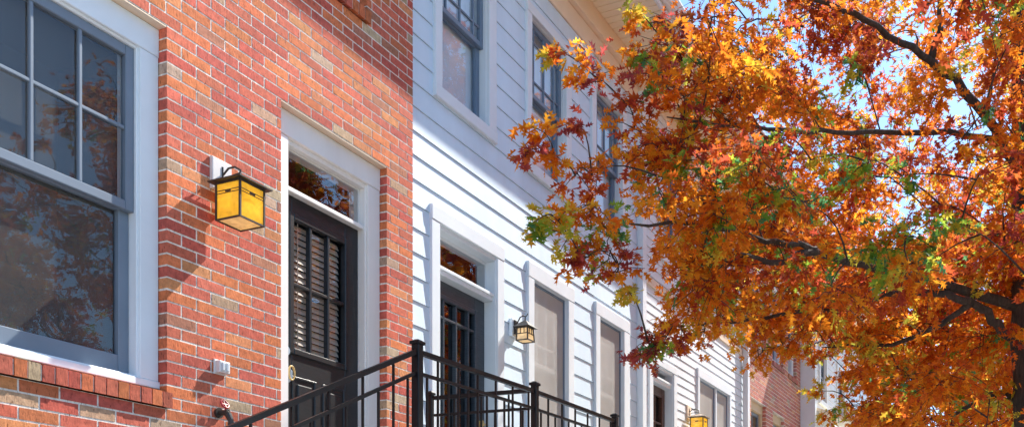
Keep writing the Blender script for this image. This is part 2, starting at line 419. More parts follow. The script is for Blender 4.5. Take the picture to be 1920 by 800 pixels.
def eave(root,x0,x1,zs,ywall,ytip,frieze,m_s,m_f,m_g):
    """frieze boards on the wall, ribbed soffit, fascia with gutter, roof slope"""
    mb=MB()
    for (z0,z1,yf) in frieze: mb.bbox(x0,x1,yf,ywall+.05,z0,z1)
    mb.build('frieze',m_f,root)
    mb=MB(); x=x0
    while x<x1-.01:
        q=min(x1,x+.105)
        mb.box(x,q-.010,ytip+.14,ywall+.05,zs,zs+.02); mb.box(q-.010,q,ytip+.14,ywall+.05,zs+.006,zs+.02)
        x=q
    mb.build('soffit',m_s,root)
    mb=MB(); mb.bbox(x0,x1,ytip+.11,ytip+.139,zs-.035,zs+.19)
    mb.build('fascia',m_g,root)
    pr=[(ytip+.108,zs+.16),(ytip+.108,zs+.03),(ytip+.07,zs+.03),(ytip+.035,zs+.055),(ytip+.015,zs+.10),(ytip,zs+.14),(ytip,zs+.16),(ytip+.01,zs+.16),(ytip+.014,zs+.14),(ytip+.05,zs+.06),(ytip+.10,zs+.045),(ytip+.10,zs+.16)]
    mb=MB(); n=len(pr); vs=[(x0,a,c) for a,c in pr]+[(x1,a,c) for a,c in pr]
    mb.add(vs,[(i,i+n,(i+1)%n+n,(i+1)%n) for i in range(n)])
    mb.build('gutter',M['gutter'],root)
    mb=MB(); mb.add([(x0,ytip+.06,zs+.17),(x1,ytip+.06,zs+.17),(x1,5.5,zs+3.3),(x0,5.5,zs+3.3),(x0,ytip+.06,zs+.20),(x1,ytip+.06,zs+.20),(x1,5.5,zs+3.33),(x0,5.5,zs+3.33),],
        [(0,3,2,1),(4,5,6,7),(0,1,5,4),(1,2,6,5),(2,3,7,6),(3,0,4,7)])
    mb.add([(x0,5.5,zs+3.3),(x1,5.5,zs+3.3),(x1,11.5,zs),(x0,11.5,zs)],[(0,1,2,3)])
    mb.build('roof',M['roof'],root)
    for xe in (x0,x1-.02):
        pr=[(ytip+.142,zs+.021),(5.4,zs+.021),(5.4,zs+3.1),(ytip+.142,zs+.19)]; vs=[(xe,a,c) for a,c in pr]+[(xe+.02,a,c) for a,c in pr]
        mb=MB(); mb.add(vs,[(0,3,2,1),(4,5,6,7)]+[(i,(i+1)%4,(i+1)%4+4,i+4) for i in range(4)]); mb.build('gable_panel',m_f,root)
def body(root,x0,x1,z1,m,y=.6):
    mb=MB(); mb.box(x0+.01,x1-.01,y,11.,-.12,z1); mb.build('back_wall',m,root)

# ================================================================== house of red brick in front
H1=empty('brick_house',(2,0,0),'near red brick townhouse at left with black door and big grey sash window','house','townhouses along the row')
OW=(2.40,3.78,2.674,4.675); OD=(4.625,5.67,2.16,4.675); OU=(4.42,5.45,5.68,7.35); OU2=(2.5,3.7,5.68,7.35)
SILL=(OW[0],OW[1]+.0,2.587,2.674)
wall=masonry(-3,5.98,-.13,8.2,[(OW[0],OW[1],2.587,OW[3]),OD,(OU[0],OU[1],5.59,OU[3]),(OU2[0],OU2[1],5.59,OU2[3])],OW[1])
# jamb masonry behind the face bricks so that reveals stay closed
wall.build('wall',M['brick'],H1,colors=True)
body(H1,-3,5.98,8.2,M['dark_room'],.75)
for nm,(a,c,zt) in {'a':(OW[0]-.02,OW[1]+.018,2.674),'b':(OU[0]-.02,OU[1]+.018,5.68),'c':(OU2[0]-.02,OU2[1]+.018,5.68)}.items():
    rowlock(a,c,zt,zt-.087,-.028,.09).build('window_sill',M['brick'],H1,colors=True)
eave(H1,-3.2,5.98,7.93,0,-.86,[(7.72,7.93,-.025)],M['warm_bounce_soffit'],M['cream_bounce_trim'],M['gutter'])
def brick_window(root,o,ycas,iw,ix0,ix1,iz0,iz1,zmeet,colsU,rowsU,m,shade=True,blind=None):
    wb=MB(); casing(wb,o[0]+.002,o[1]-.002,o[2]+.02,o[3]-.011,ix0,ix1,iz0,iz1,ycas,ycas+.045)
    # inner stop and jamb lining
    wb.bbox(ix0-.02,ix0+.012,ycas+.014,ycas+.16,iz0-.01,iz1+.01); wb.bbox(ix1-.012,ix1+.02,ycas+.014,ycas+.16,iz0-.01,iz1+.01)
    wb.bbox(ix0+.012,ix1-.012,ycas+.016,ycas+.16,iz1-.012,iz1+.02); wb.bbox(ix0+.012,ix1-.012,ycas+.016,ycas+.16,iz0-.02,iz0+.012)
    win=wb.build('window',M['white_trim'],root)
    s1,g1,r1=sash(win,ix0+.013,ix1-.013,zmeet-.025,iz1-.013,ycas+.03,.05,.055,.05,m,None,colsU,rowsU)
    s2,g2,r2=sash(win,ix0+.013,ix1-.013,iz0+.013,zmeet+.02,ycas+.07,.062,.045,.10,m,None)
    g1.build('glass_pane',M['glass'],win); g2.build('glass_pane',M['glass'],win)
    if shade: flat('window_screen',ix0+.02,ix1-.02,iz0+.02,iz1-.02,ycas+.118,M['shade'],win)
    if blind: blinds(win,ix0+.02,ix1-.02,iz0+.02,iz1-.02,ycas+.16,blind,.05,25)
    rb=MB(); room_back(rb,ix0-.018,ix1+.018,iz0-.018,iz1+.018,ycas+.165,.74); rb.build('room',M['dark_room'],win)
    return win
brick_window(H1,OW,.06,0,2.52,3.662,2.735,4.512,3.645,[.25,.5,.75],[.5],M['grey_sash'])
brick_window(H1,OU,.06,0,4.53,5.345,5.74,7.23,6.5,[.33,.67],[.5],M['grey_sash'],False,M['blind_white'])
brick_window(H1,OU2,.06,0,2.6,3.6,5.74,7.23,6.5,[.33,.67],[.5],M['grey_sash'],False,M['blind_white'])

def entrance(root,o,cas,slab,trans,ycas,yslab,md,lite,cols,rows,panel=True,blind=None,room_y=.74,trim='white_trim',base=2.16,mw=.022):
    """o = rough opening, cas = inner casing edges (x0,x1,ztop); slab = (x0,x1,ztop); trans=(z0,z1)"""
    wb=MB(); wb.bbox(o[0]+.002,o[1]-.002,ycas-.004,ycas+.05,cas[2],o[3]-.011)
    wb.bbox(o[0]+.002,cas[0],ycas,ycas+.05,base,cas[2]-.0025); wb.bbox(cas[1],o[1]-.002,ycas,ycas+.05,base,cas[2]-.0015)
    # jamb lining + stops + transom bar
    wb.bbox(cas[0]-.03,cas[0]+.008,ycas+.02,yslab+.06,base,cas[2]); wb.bbox(cas[1]-.008,cas[1]+.03,ycas+.02,yslab+.06,base,cas[2])
    wb.bbox(cas[0]+.008,cas[1]-.008,ycas+.022,yslab+.06,cas[2]-.03,cas[2]+.03)
    wb.bbox(cas[0]+.008,cas[1]-.008,ycas+.045,yslab+.06,slab[2],trans[0]); 
    wb.bbox(cas[0]+.008,cas[1]-.008,ycas+.030,ycas+.0445,trans[0]-.035,trans[0]-.006)
    for s,x in ((1,cas[0]+.008),(-1,cas[1]-.008)): wb.bbox(x,x+s*.022,yslab-.018,yslab+.06,trans[0],cas[2]-.03)
    wb.bbox(cas[0]+.03,cas[1]-.03,yslab-.016,yslab+.06,trans[1],cas[2]-.0295)
    fr=wb.build('door_frame',M[trim],root)
    flat('transom_pane',cas[0]+.025,cas[1]-.025,trans[0],trans[1],yslab-.02,M['glass_door'],fr)
    # slab
    x0,x1,zt=slab; a,c,e,f=lite; mb=MB()
    mb.bbox(x0,a,yslab,yslab+.045,base,zt); mb.bbox(c,x1,yslab,yslab+.045,base,zt)
    mb.bbox(a,c,yslab+.001,yslab+.045,f,zt); mb.bbox(a,c,yslab+.001,yslab+.045,base,e)
    # raised moulding round the light, and muntins
    for (p,q,r,s) in ((a-.03,a+.012,e-.03,f+.03),(c-.012,c+.03,e-.03,f+.03)): mb.bbox(p,q,yslab-.014,yslab+.02,r,s,.006)
    for (r,s) in ((e-.03,e+.012),(f-.012,f+.03)): mb.bbox(a+.012,c-.012,yslab-.0125,yslab+.02,r,s,.006)
    for t in cols: xm=a+(c-a)*t; mb.bbox(xm-mw/2,xm+mw/2,yslab-.006,yslab+.03,e+.012,f-.012)
    for t in rows: zm=e+(f-e)*t; mb.bbox(a+.012,c-.012,yslab-.004,yslab+.03,zm-mw/2,zm+mw/2)
    if panel:
        pw=(c-a)/2-.03; top=e-.17
        for px0 in (a,c-pw):
            for (zz0,zz1) in ((base+.12,top),):
                mb.bbox(px0,px0+.022,yslab-.008,yslab+.01,zz0,zz1,.006); mb.bbox(px0+pw-.022,px0+pw,yslab-.008,yslab+.01,zz0,zz1,.006)
                mb.bbox(px0+.022,px0+pw-.022,yslab-.0075,yslab+.01,zz1-.022,zz1,.006); mb.bbox(px0+.022,px0+pw-.022,yslab-.0075,yslab+.01,zz0,zz0+.022,.006)
                mb.bbox(px0+.05,px0+pw-.05,yslab-.010,yslab+.01,zz0+.05,zz1-.05,.012)
    d=mb.build('door',md,root)
    flat('door_pane',a,c,e,f,yslab+.034,M['glass_door'],d)
    if blind: blinds(d,a+.005,c-.005,e,f,yslab+.062,blind,.042,66,.046)
    rb=MB(); room_back(rb,x0-.02,x1+.02,base,cas[2]-.01,yslab+.1,room_y); rb.build('hallway',M['dark_room'],root)
    return d
for (a,c,z) in ((OW[0],OW[1],OW[3]),(OD[0],OD[1],OD[3]),(OU[0],OU[1],OU[3]),(OU2[0],OU2[1],OU2[3])):
    mb=MB(); mb.bbox(a+.001,c-.001,.0025,.105,z-.009,z-.0005,.002); mb.build('lintel',M['cream_bounce_trim'],H1)
d1=entrance(H1,OD,(4.755,5.535,4.505),(4.735,5.555,4.185),(4.215,4.46),.06,.145,M['black_door'],(4.872,5.392,3.175,4.045),[.333,.667],[.5],True,M['blind_wood'],trim='door_trim')
hb=MB()
hb.tube([(4.80,.145,3.15),(4.80,.118,3.15)],.03,14); hb.tube([(4.80,.118,3.15),(4.80,.105,3.15)],.012,10)
hb.tube([(4.80,.145,3.02),(4.80,.10,3.03),(4.80,.085,3.01),(4.80,.085,2.96),(4.80,.145,2.93)],.011,10); 
hb.bbox(4.778,4.822,.138,.146,2.90,3.09)
hb.build('door_handle',M['chrome'],d1,smooth=False)
hb=MB()
ring=[(4.80+.026*math.cos(t),.078,3.0+.045*math.sin(t)) for t in [i*math.pi/8 for i in range(17)]]
hb.tube(ring,.006,8,cap=False); hb.build('door_knocker_ring',M['brass'],d1)

# ================================================================== white lap sided house
H2=empty('white_sided_house',(8,0,0),'white lap sided townhouse with slate grey door directly beside the near brick house','house','townhouses along the row')
YS=.05
w2=[(6.304,7.217,5.505,7.09,6.398,7.095,5.605,7.0),(7.759,8.657,5.505,7.09,7.849,8.545,5.605,7.0),(9.139,10.04,5.505,7.09,9.243,9.93,5.605,7.0)]
gw=[(7.779,8.716,2.70,4.665,7.889,8.590,2.80,4.522),(9.23,10.14,2.70,4.69,9.336,9.975,2.80,4.555)]
OD2=(6.254,7.35,2.16,4.645)
ops=[(a[0]+.01,a[1]-.01,a[2]+.01,a[3]-.01) for a in w2+gw]+[(OD2[0]+.01,OD2[1]-.01,OD2[2],OD2[3]-.01)]
lap_siding(5.985,10.40,-.12,7.34,ops,YS,.1865,4.745,.010).build('wall',M['white_siding'],H2)
body(H2,5.98,10.40,7.9,M['dark_room'],.75)
eave(H2,5.98,10.40,7.765,YS,-.80,[(7.345,7.553,.03),(7.555,7.764,-.03)],M['warm_bounce_soffit'],M['cream_bounce_trim'],M['gutter'])
def sided_window(root,o,ys,colsU,rowsU,msash,blind=None,screen=False,zmeet=None,mull=None,trim='white_trim',gl='glass'):
    x0,x1,z0,z1,a,c,e,f=o; wb=MB(); casing(wb,x0,x1,z0,z1,a,c,e,f,ys-.032,ys+.04)
    for (p,q) in ((a-.02,a+.004),(c-.004,c+.02)): wb.bbox(p,q,ys+.0,ys+.16,e-.01,f+.01)
    wb.bbox(a+.004,c-.004,ys+.002,ys+.16,f-.004,f+.02); wb.bbox(a+.004,c-.004,ys+.002,ys+.16,e-.02,e+.004)
    if mull: wb.bbox(mull-.025,mull+.025,ys-.01,ys+.12,e+.004,f-.004)
    win=wb.build('window',M[trim],root)
    zm=zmeet or (e+f)/2
    bays=[(a+.005,c-.005)] if not mull else [(a+.005,mull-.026),(mull+.026,c-.005)]
    for (p,q) in bays:
        ms=M['white_trim'] if screen else msash
        s1,g1,r=sash(win,p,q,zm-.02,f-.005,ys+.03,.045,.05,.045,ms,None,colsU,rowsU)
        s2,g2,r=sash(win,p,q,e+.005,zm+.02,ys+.068,.055,.045,.08,ms,None)
        g1.build('glass_pane',M[gl],win); g2.build('glass_pane',M[gl],win)
        if screen:
            flat('insect_screen',p+.02,q-.02,e+.02,f-.02,ys+.022,M['screen'],win)
            mb=MB(); mb.bbox(p,p+.022,ys+.012,ys+.028,e+.004,f-.004); mb.bbox(q-.022,q,ys+.012,ys+.028,e+.004,f-.004); mb.bbox(p+.022,q-.022,ys+.013,ys+.028,f-.028,f-.005); mb.bbox(p+.022,q-.022,ys+.013,ys+.028,e+.005,e+.028)
            mb.build('screen_frame',msash,win)
        if blind: blinds(win,p+.01,q-.01,e+.02,f-.02,ys+.125,blind,.026,80,.038)
    rb=MB(); room_back(rb,a-.018,c+.018,e-.018,f+.018,ys+.162,.74); rb.build('room',M['dark_room'],win)
    return win
for o in w2: sided_window(H2,o,YS,[.16,.5,.84],[.2,.8],M['slate_sash'],M['blind_white'],False,6.305,gl='glass_sky')
for o in gw: sided_window(H2,o,YS,[.2,.5,.8],[.25,.75],M['slate_sash'],M['blind_white'],True,3.75)
d2=entrance(H2,OD2,(6.369,7.235,4.515),(6.36,7.245,4.135),(4.205,4.455),YS-.03,.155,M['slate_door'],(6.50,7.075,2.85,3.995),[.18,.5,.82],[.86],True,None)
hb=MB(); hb.tube([(7.15,.155,3.05),(7.15,.12,3.05)],.028,14); hb.tube([(7.15,.12,3.05),(7.15,.10,3.04),(7.10,.09,3.03)],.010,8); hb.build('door_handle',M['brass'],d2)
# casing shoulder proud of the siding
# ================================================================== second white sided house
H3=empty('white_sided_house',(12.5,0,0),'farther white townhouse with narrow siding, brown door and paired window','house','townhouses along the row')
d3o=(10.617,11.56,2.16,4.46)
g3=(12.354,13.868,2.9,4.643,12.43,13.79,3.0,4.52)
u3=[(10.95,11.75,5.7,7.1,11.04,11.66,5.8,7.0),(12.6,13.5,5.7,7.1,12.69,13.41,5.8,7.0)]
ops=[(a[0]+.01,a[1]-.01,a[2]+.01,a[3]-.01) for a in [g3]+u3]+[(d3o[0]+.01,d3o[1]-.01,d3o[2],d3o[3]-.01)]
lap_siding(10.52,14.62,-.12,7.5,ops,0.0,.112,4.5,.010).build('wall',M['white_siding_far'],H3)
for p,q in ((10.405,10.52),(14.62,14.74)):
    mb=MB(); mb.bbox(p,q,-.03,.2,-.12,7.5); mb.build('corner_board',M['white_trim'],H3)
mb=MB(); mb.bbox(10.523,14.617,-.028,.03,5.27,5.37); mb.build('band_board',M['cream_bounce_trim'],H3)
body(H3,10.405,14.74,7.7,M['dark_room'],.75)
eave(H3,10.405,14.74,7.74,0,-.85,[(7.5,7.735,-.03)],M['warm_bounce_soffit'],M['cream_bounce_trim'],M['gutter'])
sided_window(H3,g3,0.0,None,None,M['slate_sash'],M['blind_white'],True,3.75,13.2)
for o in u3: sided_window(H3,o,0.0,[.16,.5,.84],[.2,.8],M['slate_sash'],M['blind_white'],False,6.4)
d3=entrance(H3,d3o,(10.736,11.44,4.36),(10.72,11.455,4.16),(4.24,4.33),-.03,.10,M['brown_door'],(10.87,11.32,3.0,4.05),[.5],[.33,.67],False,None,base=2.16)
mb=MB()
for z in (.3,1.9,3.5,5.1,6.7): mb.bbox(14.40,14.60,-.040,-.012,z,z+.03)
pts=[(14.50,-.70,7.80),(14.50,-.62,7.68),(14.50,-.14,7.34),(14.50,-.075,7.2),(14.50,-.075,.25),(14.50,-.12,.12),(14.50,-.35,.06)]
for p,q in zip(pts,pts[1:]): mb.bar(p,q,.11,.085,up=(0,1,0.01))
mb.build('downspout',M['gutter'],H3)
# ================================================================== far brick house
H4=empty('brick_house',(16.5,0,0),'distant brick townhouse with buff window trim beyond the white houses','house','townhouses along the row')
o4=[(15.02,15.91,3.1,4.73),(16.37,17.15,3.1,4.73),(17.62,18.15,3.1,4.70)]; o4u=[(15.1,15.9,5.62,7.1),(16.35,17.1,5.62,7.1),(17.45,18.1,5.62,7.1)]
random.seed(21)
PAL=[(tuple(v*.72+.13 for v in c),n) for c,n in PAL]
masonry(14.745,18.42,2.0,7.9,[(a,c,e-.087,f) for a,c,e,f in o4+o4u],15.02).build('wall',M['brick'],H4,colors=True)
mb=MB(); mb.box(14.745,18.42,.004,.1,-.12,1.99,MORT); mb.build('base_wall',M['concrete'],H4)
body(H4,14.745,18.42,7.9,M['dark_room'],.75)
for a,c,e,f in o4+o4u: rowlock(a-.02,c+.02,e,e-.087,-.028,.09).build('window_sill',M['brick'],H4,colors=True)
eave(H4,14.745,18.42,7.9,0,-.86,[(7.7,7.9,-.025)],M['warm_bounce_soffit'],M['cream_bounce_trim'],M['gutter'])
def far_window(root,o,m,trim):
    a,c,e,f=o; wb=MB(); casing(wb,a+.002,c-.002,e+.02,f-.004,a+.10,c-.10,e+.08,f-.15,.06,.11)
    for (p,q) in ((a+.08,a+.108),(c-.108,c-.08)): wb.bbox(p,q,.075,.24,e+.07,f-.14)
    wb.bbox(a+.108,c-.108,.077,.24,f-.158,f-.13); wb.bbox(a+.108,c-.108,.077,.24,e+.06,e+.088)
    win=wb.build('window',M[trim],root); zm=(e+f)/2
    s1,g1,r=sash(win,a+.11,c-.11,zm-.02,f-.16,.10,.04,.05,.045,m,None,[.5],[.5])
    s2,g2,r=sash(win,a+.11,c-.11,e+.09,zm+.02,.14,.045,.045,.07,m,None)
    g1.build('glass_pane',M['glass'],win); g2.build('glass_pane',M['glass'],win)
    rb=MB(); room_back(rb,a+.09,c-.09,e+.07,f-.14,.245,.74); rb.build('room',M['dark_room'],win)
for o in o4: far_window(H4,o,M['grey_sash'],'buff_trim')
for o in o4u: far_window(H4,o,M['slate_sash'],'white_trim')
# ================================================================== last pale house
H5=empty('pale_sided_house',(21,0,0),'pale cream sided house at the far end of the row with a sloping porch roof','house','townhouses along the row')
YF=-.26
u5=[(18.85,19.6,5.3,6.5,18.94,19.51,5.4,6.4),(20.6,21.5,5.3,6.5,20.69,21.41,5.4,6.4)]; g5=[(20.6,21.5,2.9,4.3,20.69,21.41,3.0,4.2)]
ops=[(a[0]+.01,a[1]-.01,a[2]+.01,a[3]-.01) for a in u5+g5]
lap_siding(18.56,26,-.12,7.6,ops,YF,.13,4.5,.010).build('wall',M['white_siding_far'],H5)
mb=MB(); mb.bbox(18.43,18.56,YF-.03,.2,-.12,7.6); mb.build('corner_board',M['white_trim'],H5)
body(H5,18.43,26,7.7,M['dark_room'],.75)
for o in u5+g5: sided_window(H5,o,YF,[.5],[.5],M['slate_sash'],M['blind_white'],False)
eave(H5,18.43,26,7.6,YF,YF-.8,[(7.4,7.6,YF-.03)],M['warm_bounce_soffit'],M['cream_bounce_trim'],M['gutter'])
mb=MB(); vs=[(18.60,YF-.02,5.10),(20.35,YF-.02,5.10),(20.35,YF-1.25,4.62),(18.60,YF-1.25,4.62)]
mb.add(vs+[(x,y,z+.07) for x,y,z in vs],[(0,3,2,1),(4,5,6,7),(0,1,5,4),(1,2,6,5),(2,3,7,6),(3,0,4,7)])
mb.build('porch_roof',M['warm_bounce_soffit'],H5)
mb=MB()
for x in (18.72,20.22):
    mb=MB(); mb.bbox(x-.06,x+.06,YF-1.2,YF-1.08,-.0,4.60); mb.build('porch_post',M['white_trim'],H5)
# ------------------------------------------------------------------ wall lanterns
def ring_box(mb,x0,x1,y0,y1,z,h,t):
    mb.bar((x0-t/2,y0,z),(x1+t/2,y0,z),t,h); mb.bar((x0-t/2,y1,z),(x1+t/2,y1,z),t,h); mb.bar((x0,y0+t/2,z),(x0,y1-t/2,z),t*.97,h*.97); mb.bar((x1,y0+t/2,z),(x1,y1-t/2,z),t*.97,h*.97)
def big_lantern(cx,yw,z0,label,plate_mat,bracket):
    """square amber art-glass lantern under a flat pyramid cap, on an arm from a white back plate"""
    t=empty('wall_lantern',(cx,yw,z0),label,'wall lamp','wall lanterns on the housefronts'); h=.213; a=.089; cy=yw-.161
    p=MB(); p.bbox(cx-.072,cx+.072,yw-.024,yw-.002,z0+.205,z0+.39,.005); p.build('back_plate',M[plate_mat],t)
    m=MB(); f=.0075
    for sx in (-1,1):
        for sy in (-1,1): m.bar((cx+sx*a,cy+sy*a,z0),(cx+sx*a,cy+sy*a,z0+h),f*1.5,f*1.5)
    ring_box(m,cx-a,cx+a,cy-a,cy+a,z0+.004,.009,.009); ring_box(m,cx-a,cx+a,cy-a,cy+a,z0+h-.004,.01,.011)
    ring_box(m,cx-a-.001,cx+a+.001,cy-a-.001,cy+a+.001,z0+h*.70,.0035,.0035); ring_box(m,cx-a-.001,cx+a+.001,cy-a-.001,cy+a+.001,z0+h*.775,.0035,.0035)
    for sx in (-1,1): m.bar((cx+sx*(a+.002),cy-.02,z0+h*.737),(cx+sx*(a+.002),cy+.02,z0+h*.737),.004,.008)
    for sy in (-1,1): m.bar((cx-.02,cy+sy*(a+.002),z0+h*.737),(cx+.02,cy+sy*(a+.002),z0+h*.737),.004,.008)
    m.build('frame',M['dark_bronze'],t)
    r=MB(); o=a+.034; zb=z0+h+.001; vs=[(cx-o,cy-o,zb),(cx+o,cy-o,zb),(cx+o,cy+o,zb),(cx-o,cy+o,zb),(cx-o,cy-o,zb+.008),(cx+o,cy-o,zb+.008),(cx+o,cy+o,zb+.008),(cx-o,cy+o,zb+.008),(cx,cy,zb+.060)]
    r.add(vs,[(0,3,2,1),(0,1,5,4),(1,2,6,5),(2,3,7,6),(3,0,4,7),(4,5,8),(5,6,8),(6,7,8),(7,4,8)])
    r.tube([(cx,cy,zb+.05),(cx,cy,zb+.075),(cx,cy,zb+.085)],[.009,.009,.004],8); r.build('cap',M['dark_bronze' if bracket else 'lamp_roof_pale'],t)
    b=MB()
    zt=zb+.07
    b.tube([(cx,yw-.024,z0+.30),(cx,yw-.07,z0+.335),(cx,yw-.12,z0+.335),(cx,cy,z0+.31),(cx,cy,zt)],.006,8)
    b.tube([(cx,yw-.024,z0+.35),(cx,yw-.024,z0+.22)],.006,8)
    b.tube([(cx,yw-.026,z0+.27),(cx,yw-.06,z0+.285),(cx,cy,z0+.295)],.004,8)
    b.build('bracket_arm',M['dark_bronze'],t)
    g=MB(); e=a-.001
    for q in ([(-e,-e),(e,-e)],[(e,-e),(e,e)],[(e,e),(-e,e)],[(-e,e),(-e,-e)]):
        (xa,ya),(xb,yb)=q; g.add([(cx+xa,cy+ya,z0+.003),(cx+xb,cy+yb,z0+.003),(cx+xb,cy+yb,z0+h-.003),(cx+xa,cy+ya,z0+h-.003)],[(0,1,2,3)])
    g.build('glass_shade',M['amber'],t)
    g=MB(); g.add([(cx-e,cy-e,z0+.006),(cx+e,cy-e,z0+.006),(cx+e,cy+e,z0+.006),(cx-e,cy+e,z0+.006)],[(0,3,2,1)]); g.build('bottom_glass',M['amber_pale'],t)
    g=MB(); g.tube([(cx,cy,z0+.19),(cx,cy,z0+.13)],[.014,.014],10); g.tube([(cx,cy,z0+.13),(cx,cy,z0+.11),(cx,cy,z0+.085),(cx,cy,z0+.07)],[.012,.022,.02,.006],10); g.build('bulb',M['bulb'],t)
    return t
big_lantern(4.14,0,3.695,'amber glass lantern on white plate on near brick wall left of black door','plastic_white',True)
big_lantern(12.02,0,3.67,'pale capped amber lantern between the brown door and the paired window','cream_bounce_trim',False)
def small_lantern(cx,yw,z0,label):
    t=empty('wall_lantern',(cx,yw,z0),label,'wall lamp','wall lanterns on the housefronts'); cy=yw-.142; h=.122; at_,ab=.052,.060
    p=MB(); p.bbox(cx-.055,cx+.055,yw-.04,yw-.006,z0+.05,z0+.21,.006); p.build('mounting_block',M['white_trim'],t)
    p=MB(); p.bbox(cx-.03,cx+.03,yw-.056,yw-.041,z0+.07,z0+.20,.005); p.build('back_plate',M['dark_bronze'],t)
    m=MB()
    for sx in (-1,1):
        for sy in (-1,1): m.bar((cx+sx*ab,cy+sy*ab,z0),(cx+sx*at_,cy+sy*at_,z0+h),.010,.010)
    ring_box(m,cx-ab,cx+ab,cy-ab,cy+ab,z0+.004,.010,.010); ring_box(m,cx-at_,cx+at_,cy-at_,cy+at_,z0+h-.004,.012,.012)
    am=(at_+ab)/2-.001; ring_box(m,cx-am,cx+am,cy-am,cy+am,z0+h*.52,.008,.006)
    for k in (-.34,.34):
        for sy in (-1,1): m.bar((cx+k*am,cy+sy*am,z0+h*.52),(cx+k*at_,cy+sy*at_,z0+h),.006,.006); m.bar((cx+sy*am,cy+k*am,z0+h*.52),(cx+sy*at_,cy+k*at_,z0+h),.006,.006)
    m.build('frame',M['dark_bronze'],t)
    r=MB(); o=at_+.032; zb=z0+h+.001; i=.012
    vs=[(cx-o,cy-o,zb),(cx+o,cy-o,zb),(cx+o,cy+o,zb),(cx-o,cy+o,zb),(cx-i,cy-i,zb+.065),(cx+i,cy-i,zb+.065),(cx+i,cy+i,zb+.065),(cx-i,cy+i,zb+.065)]
    r.add(vs,[(0,3,2,1),(0,1,5,4),(1,2,6,5),(2,3,7,6),(3,0,4,7),(4,5,6,7)]); r.tube([(cx,cy,zb+.06),(cx,cy,zb+.085)],[.008,.005],8); r.build('cap',M['dark_bronze'],t)
    b=MB(); b.tube([(cx,yw-.05,z0+.135),(cx,yw-.065,z0+.185),(cx,yw-.09,z0+.225),(cx,yw-.12,z0+.235),(cx,cy,z0+.225),(cx,cy,z0+.19)],.0055,8)
    b.tube([(cx,cy-.004,z0+.225),(cx,cy-.02,z0+.235),(cx,cy-.026,z0+.25)],.005,8); b.build('bracket_arm',M['dark_bronze'],t)
    g=MB(); e0,e1=ab-.003,at_-.003
    for (ax,ay),(bx,by) in (((-1,-1),(1,-1)),((1,-1),(1,1)),((1,1),(-1,1)),((-1,1),(-1,-1))):
        g.add([(cx+ax*e0,cy+ay*e0,z0+.004),(cx+bx*e0,cy+by*e0,z0+.004),(cx+bx*e1,cy+by*e1,z0+h-.004),(cx+ax*e1,cy+ay*e1,z0+h-.004)],[(0,1,2,3)])
    g.add([(cx-e0,cy-e0,z0+.006),(cx+e0,cy-e0,z0+.006),(cx+e0,cy+e0,z0+.006),(cx-e0,cy+e0,z0+.006)],[(0,3,2,1)])
    g.build('glass_shade',M['amber_pale'],t)
    g=MB(); g.tube([(cx,cy,z0+.10),(cx,cy,z0+.075),(cx,cy,z0+.05),(cx,cy,z0+.04)],[.010,.016,.014,.004],10); g.build('bulb',M['bulb'],t)
    return t
small_lantern(7.52,YS,3.835,'small bronze lantern with pale panes on white siding right of slate door')
# ------------------------------------------------------------------ alarm box and hose bib
t=empty('alarm_sounder',(4.14,0,2.88),'small white alarm box on near brick wall below the amber lantern','alarm box')
m=MB(); m.bbox(4.095,4.185,-.010,-.001,2.843,2.928,.004); m.build('mounting_plate',M['plastic_white'],t)
m=MB(); m.bbox(4.101,4.179,-.046,-.011,2.850,2.918,.005); m.build('housing',M['plastic_white'],t)
m=MB()
for k in (0,1): 
    m.bbox(4.113+k*.032,4.131+k*.032,-.056,-.0465,2.860,2.908,.005)
m.build('louvre',M['pale_metal'],t)
t=empty('hose_tap',(4.13,0,2.62),'dark hose tap with red wheel handle low on the near brick wall','tap')
m=MB(); m.tube([(4.13,.0,2.62),(4.13,-.015,2.62)],.03,12); m.tube([(4.13,-.01,2.62),(4.13,-.08,2.62)],[.016,.016],12); m.tube([(4.13,-.06,2.62),(4.13,-.08,2.605),(4.13,-.098,2.572),(4.13,-.102,2.545)],[.018,.02,.017,.015],12)
m.tube([(4.13,-.102,2.558),(4.13,-.102,2.535)],.020,12); m.build('spout',M['dark_bronze'],t)
m=MB(); m.tube([(4.13,-.06,2.63),(4.13,-.052,2.665)],.006,8)
m.tube([(4.13+.026*math.cos(i*math.pi/6),-.052+.012*math.sin(i*math.pi/6),2.668+.022*math.sin(i*math.pi/6)) for i in range(13)],.006,8,cap=False)
for i in range(4): m.tube([(4.13,-.052,2.667),(4.13+.026*math.cos(i*math.pi/2),-.052+.012*math.sin(i*math.pi/2),2.668+.022*math.sin(i*math.pi/2))],.004,6)
m.build('wheel_handle',M['red_paint'],t)
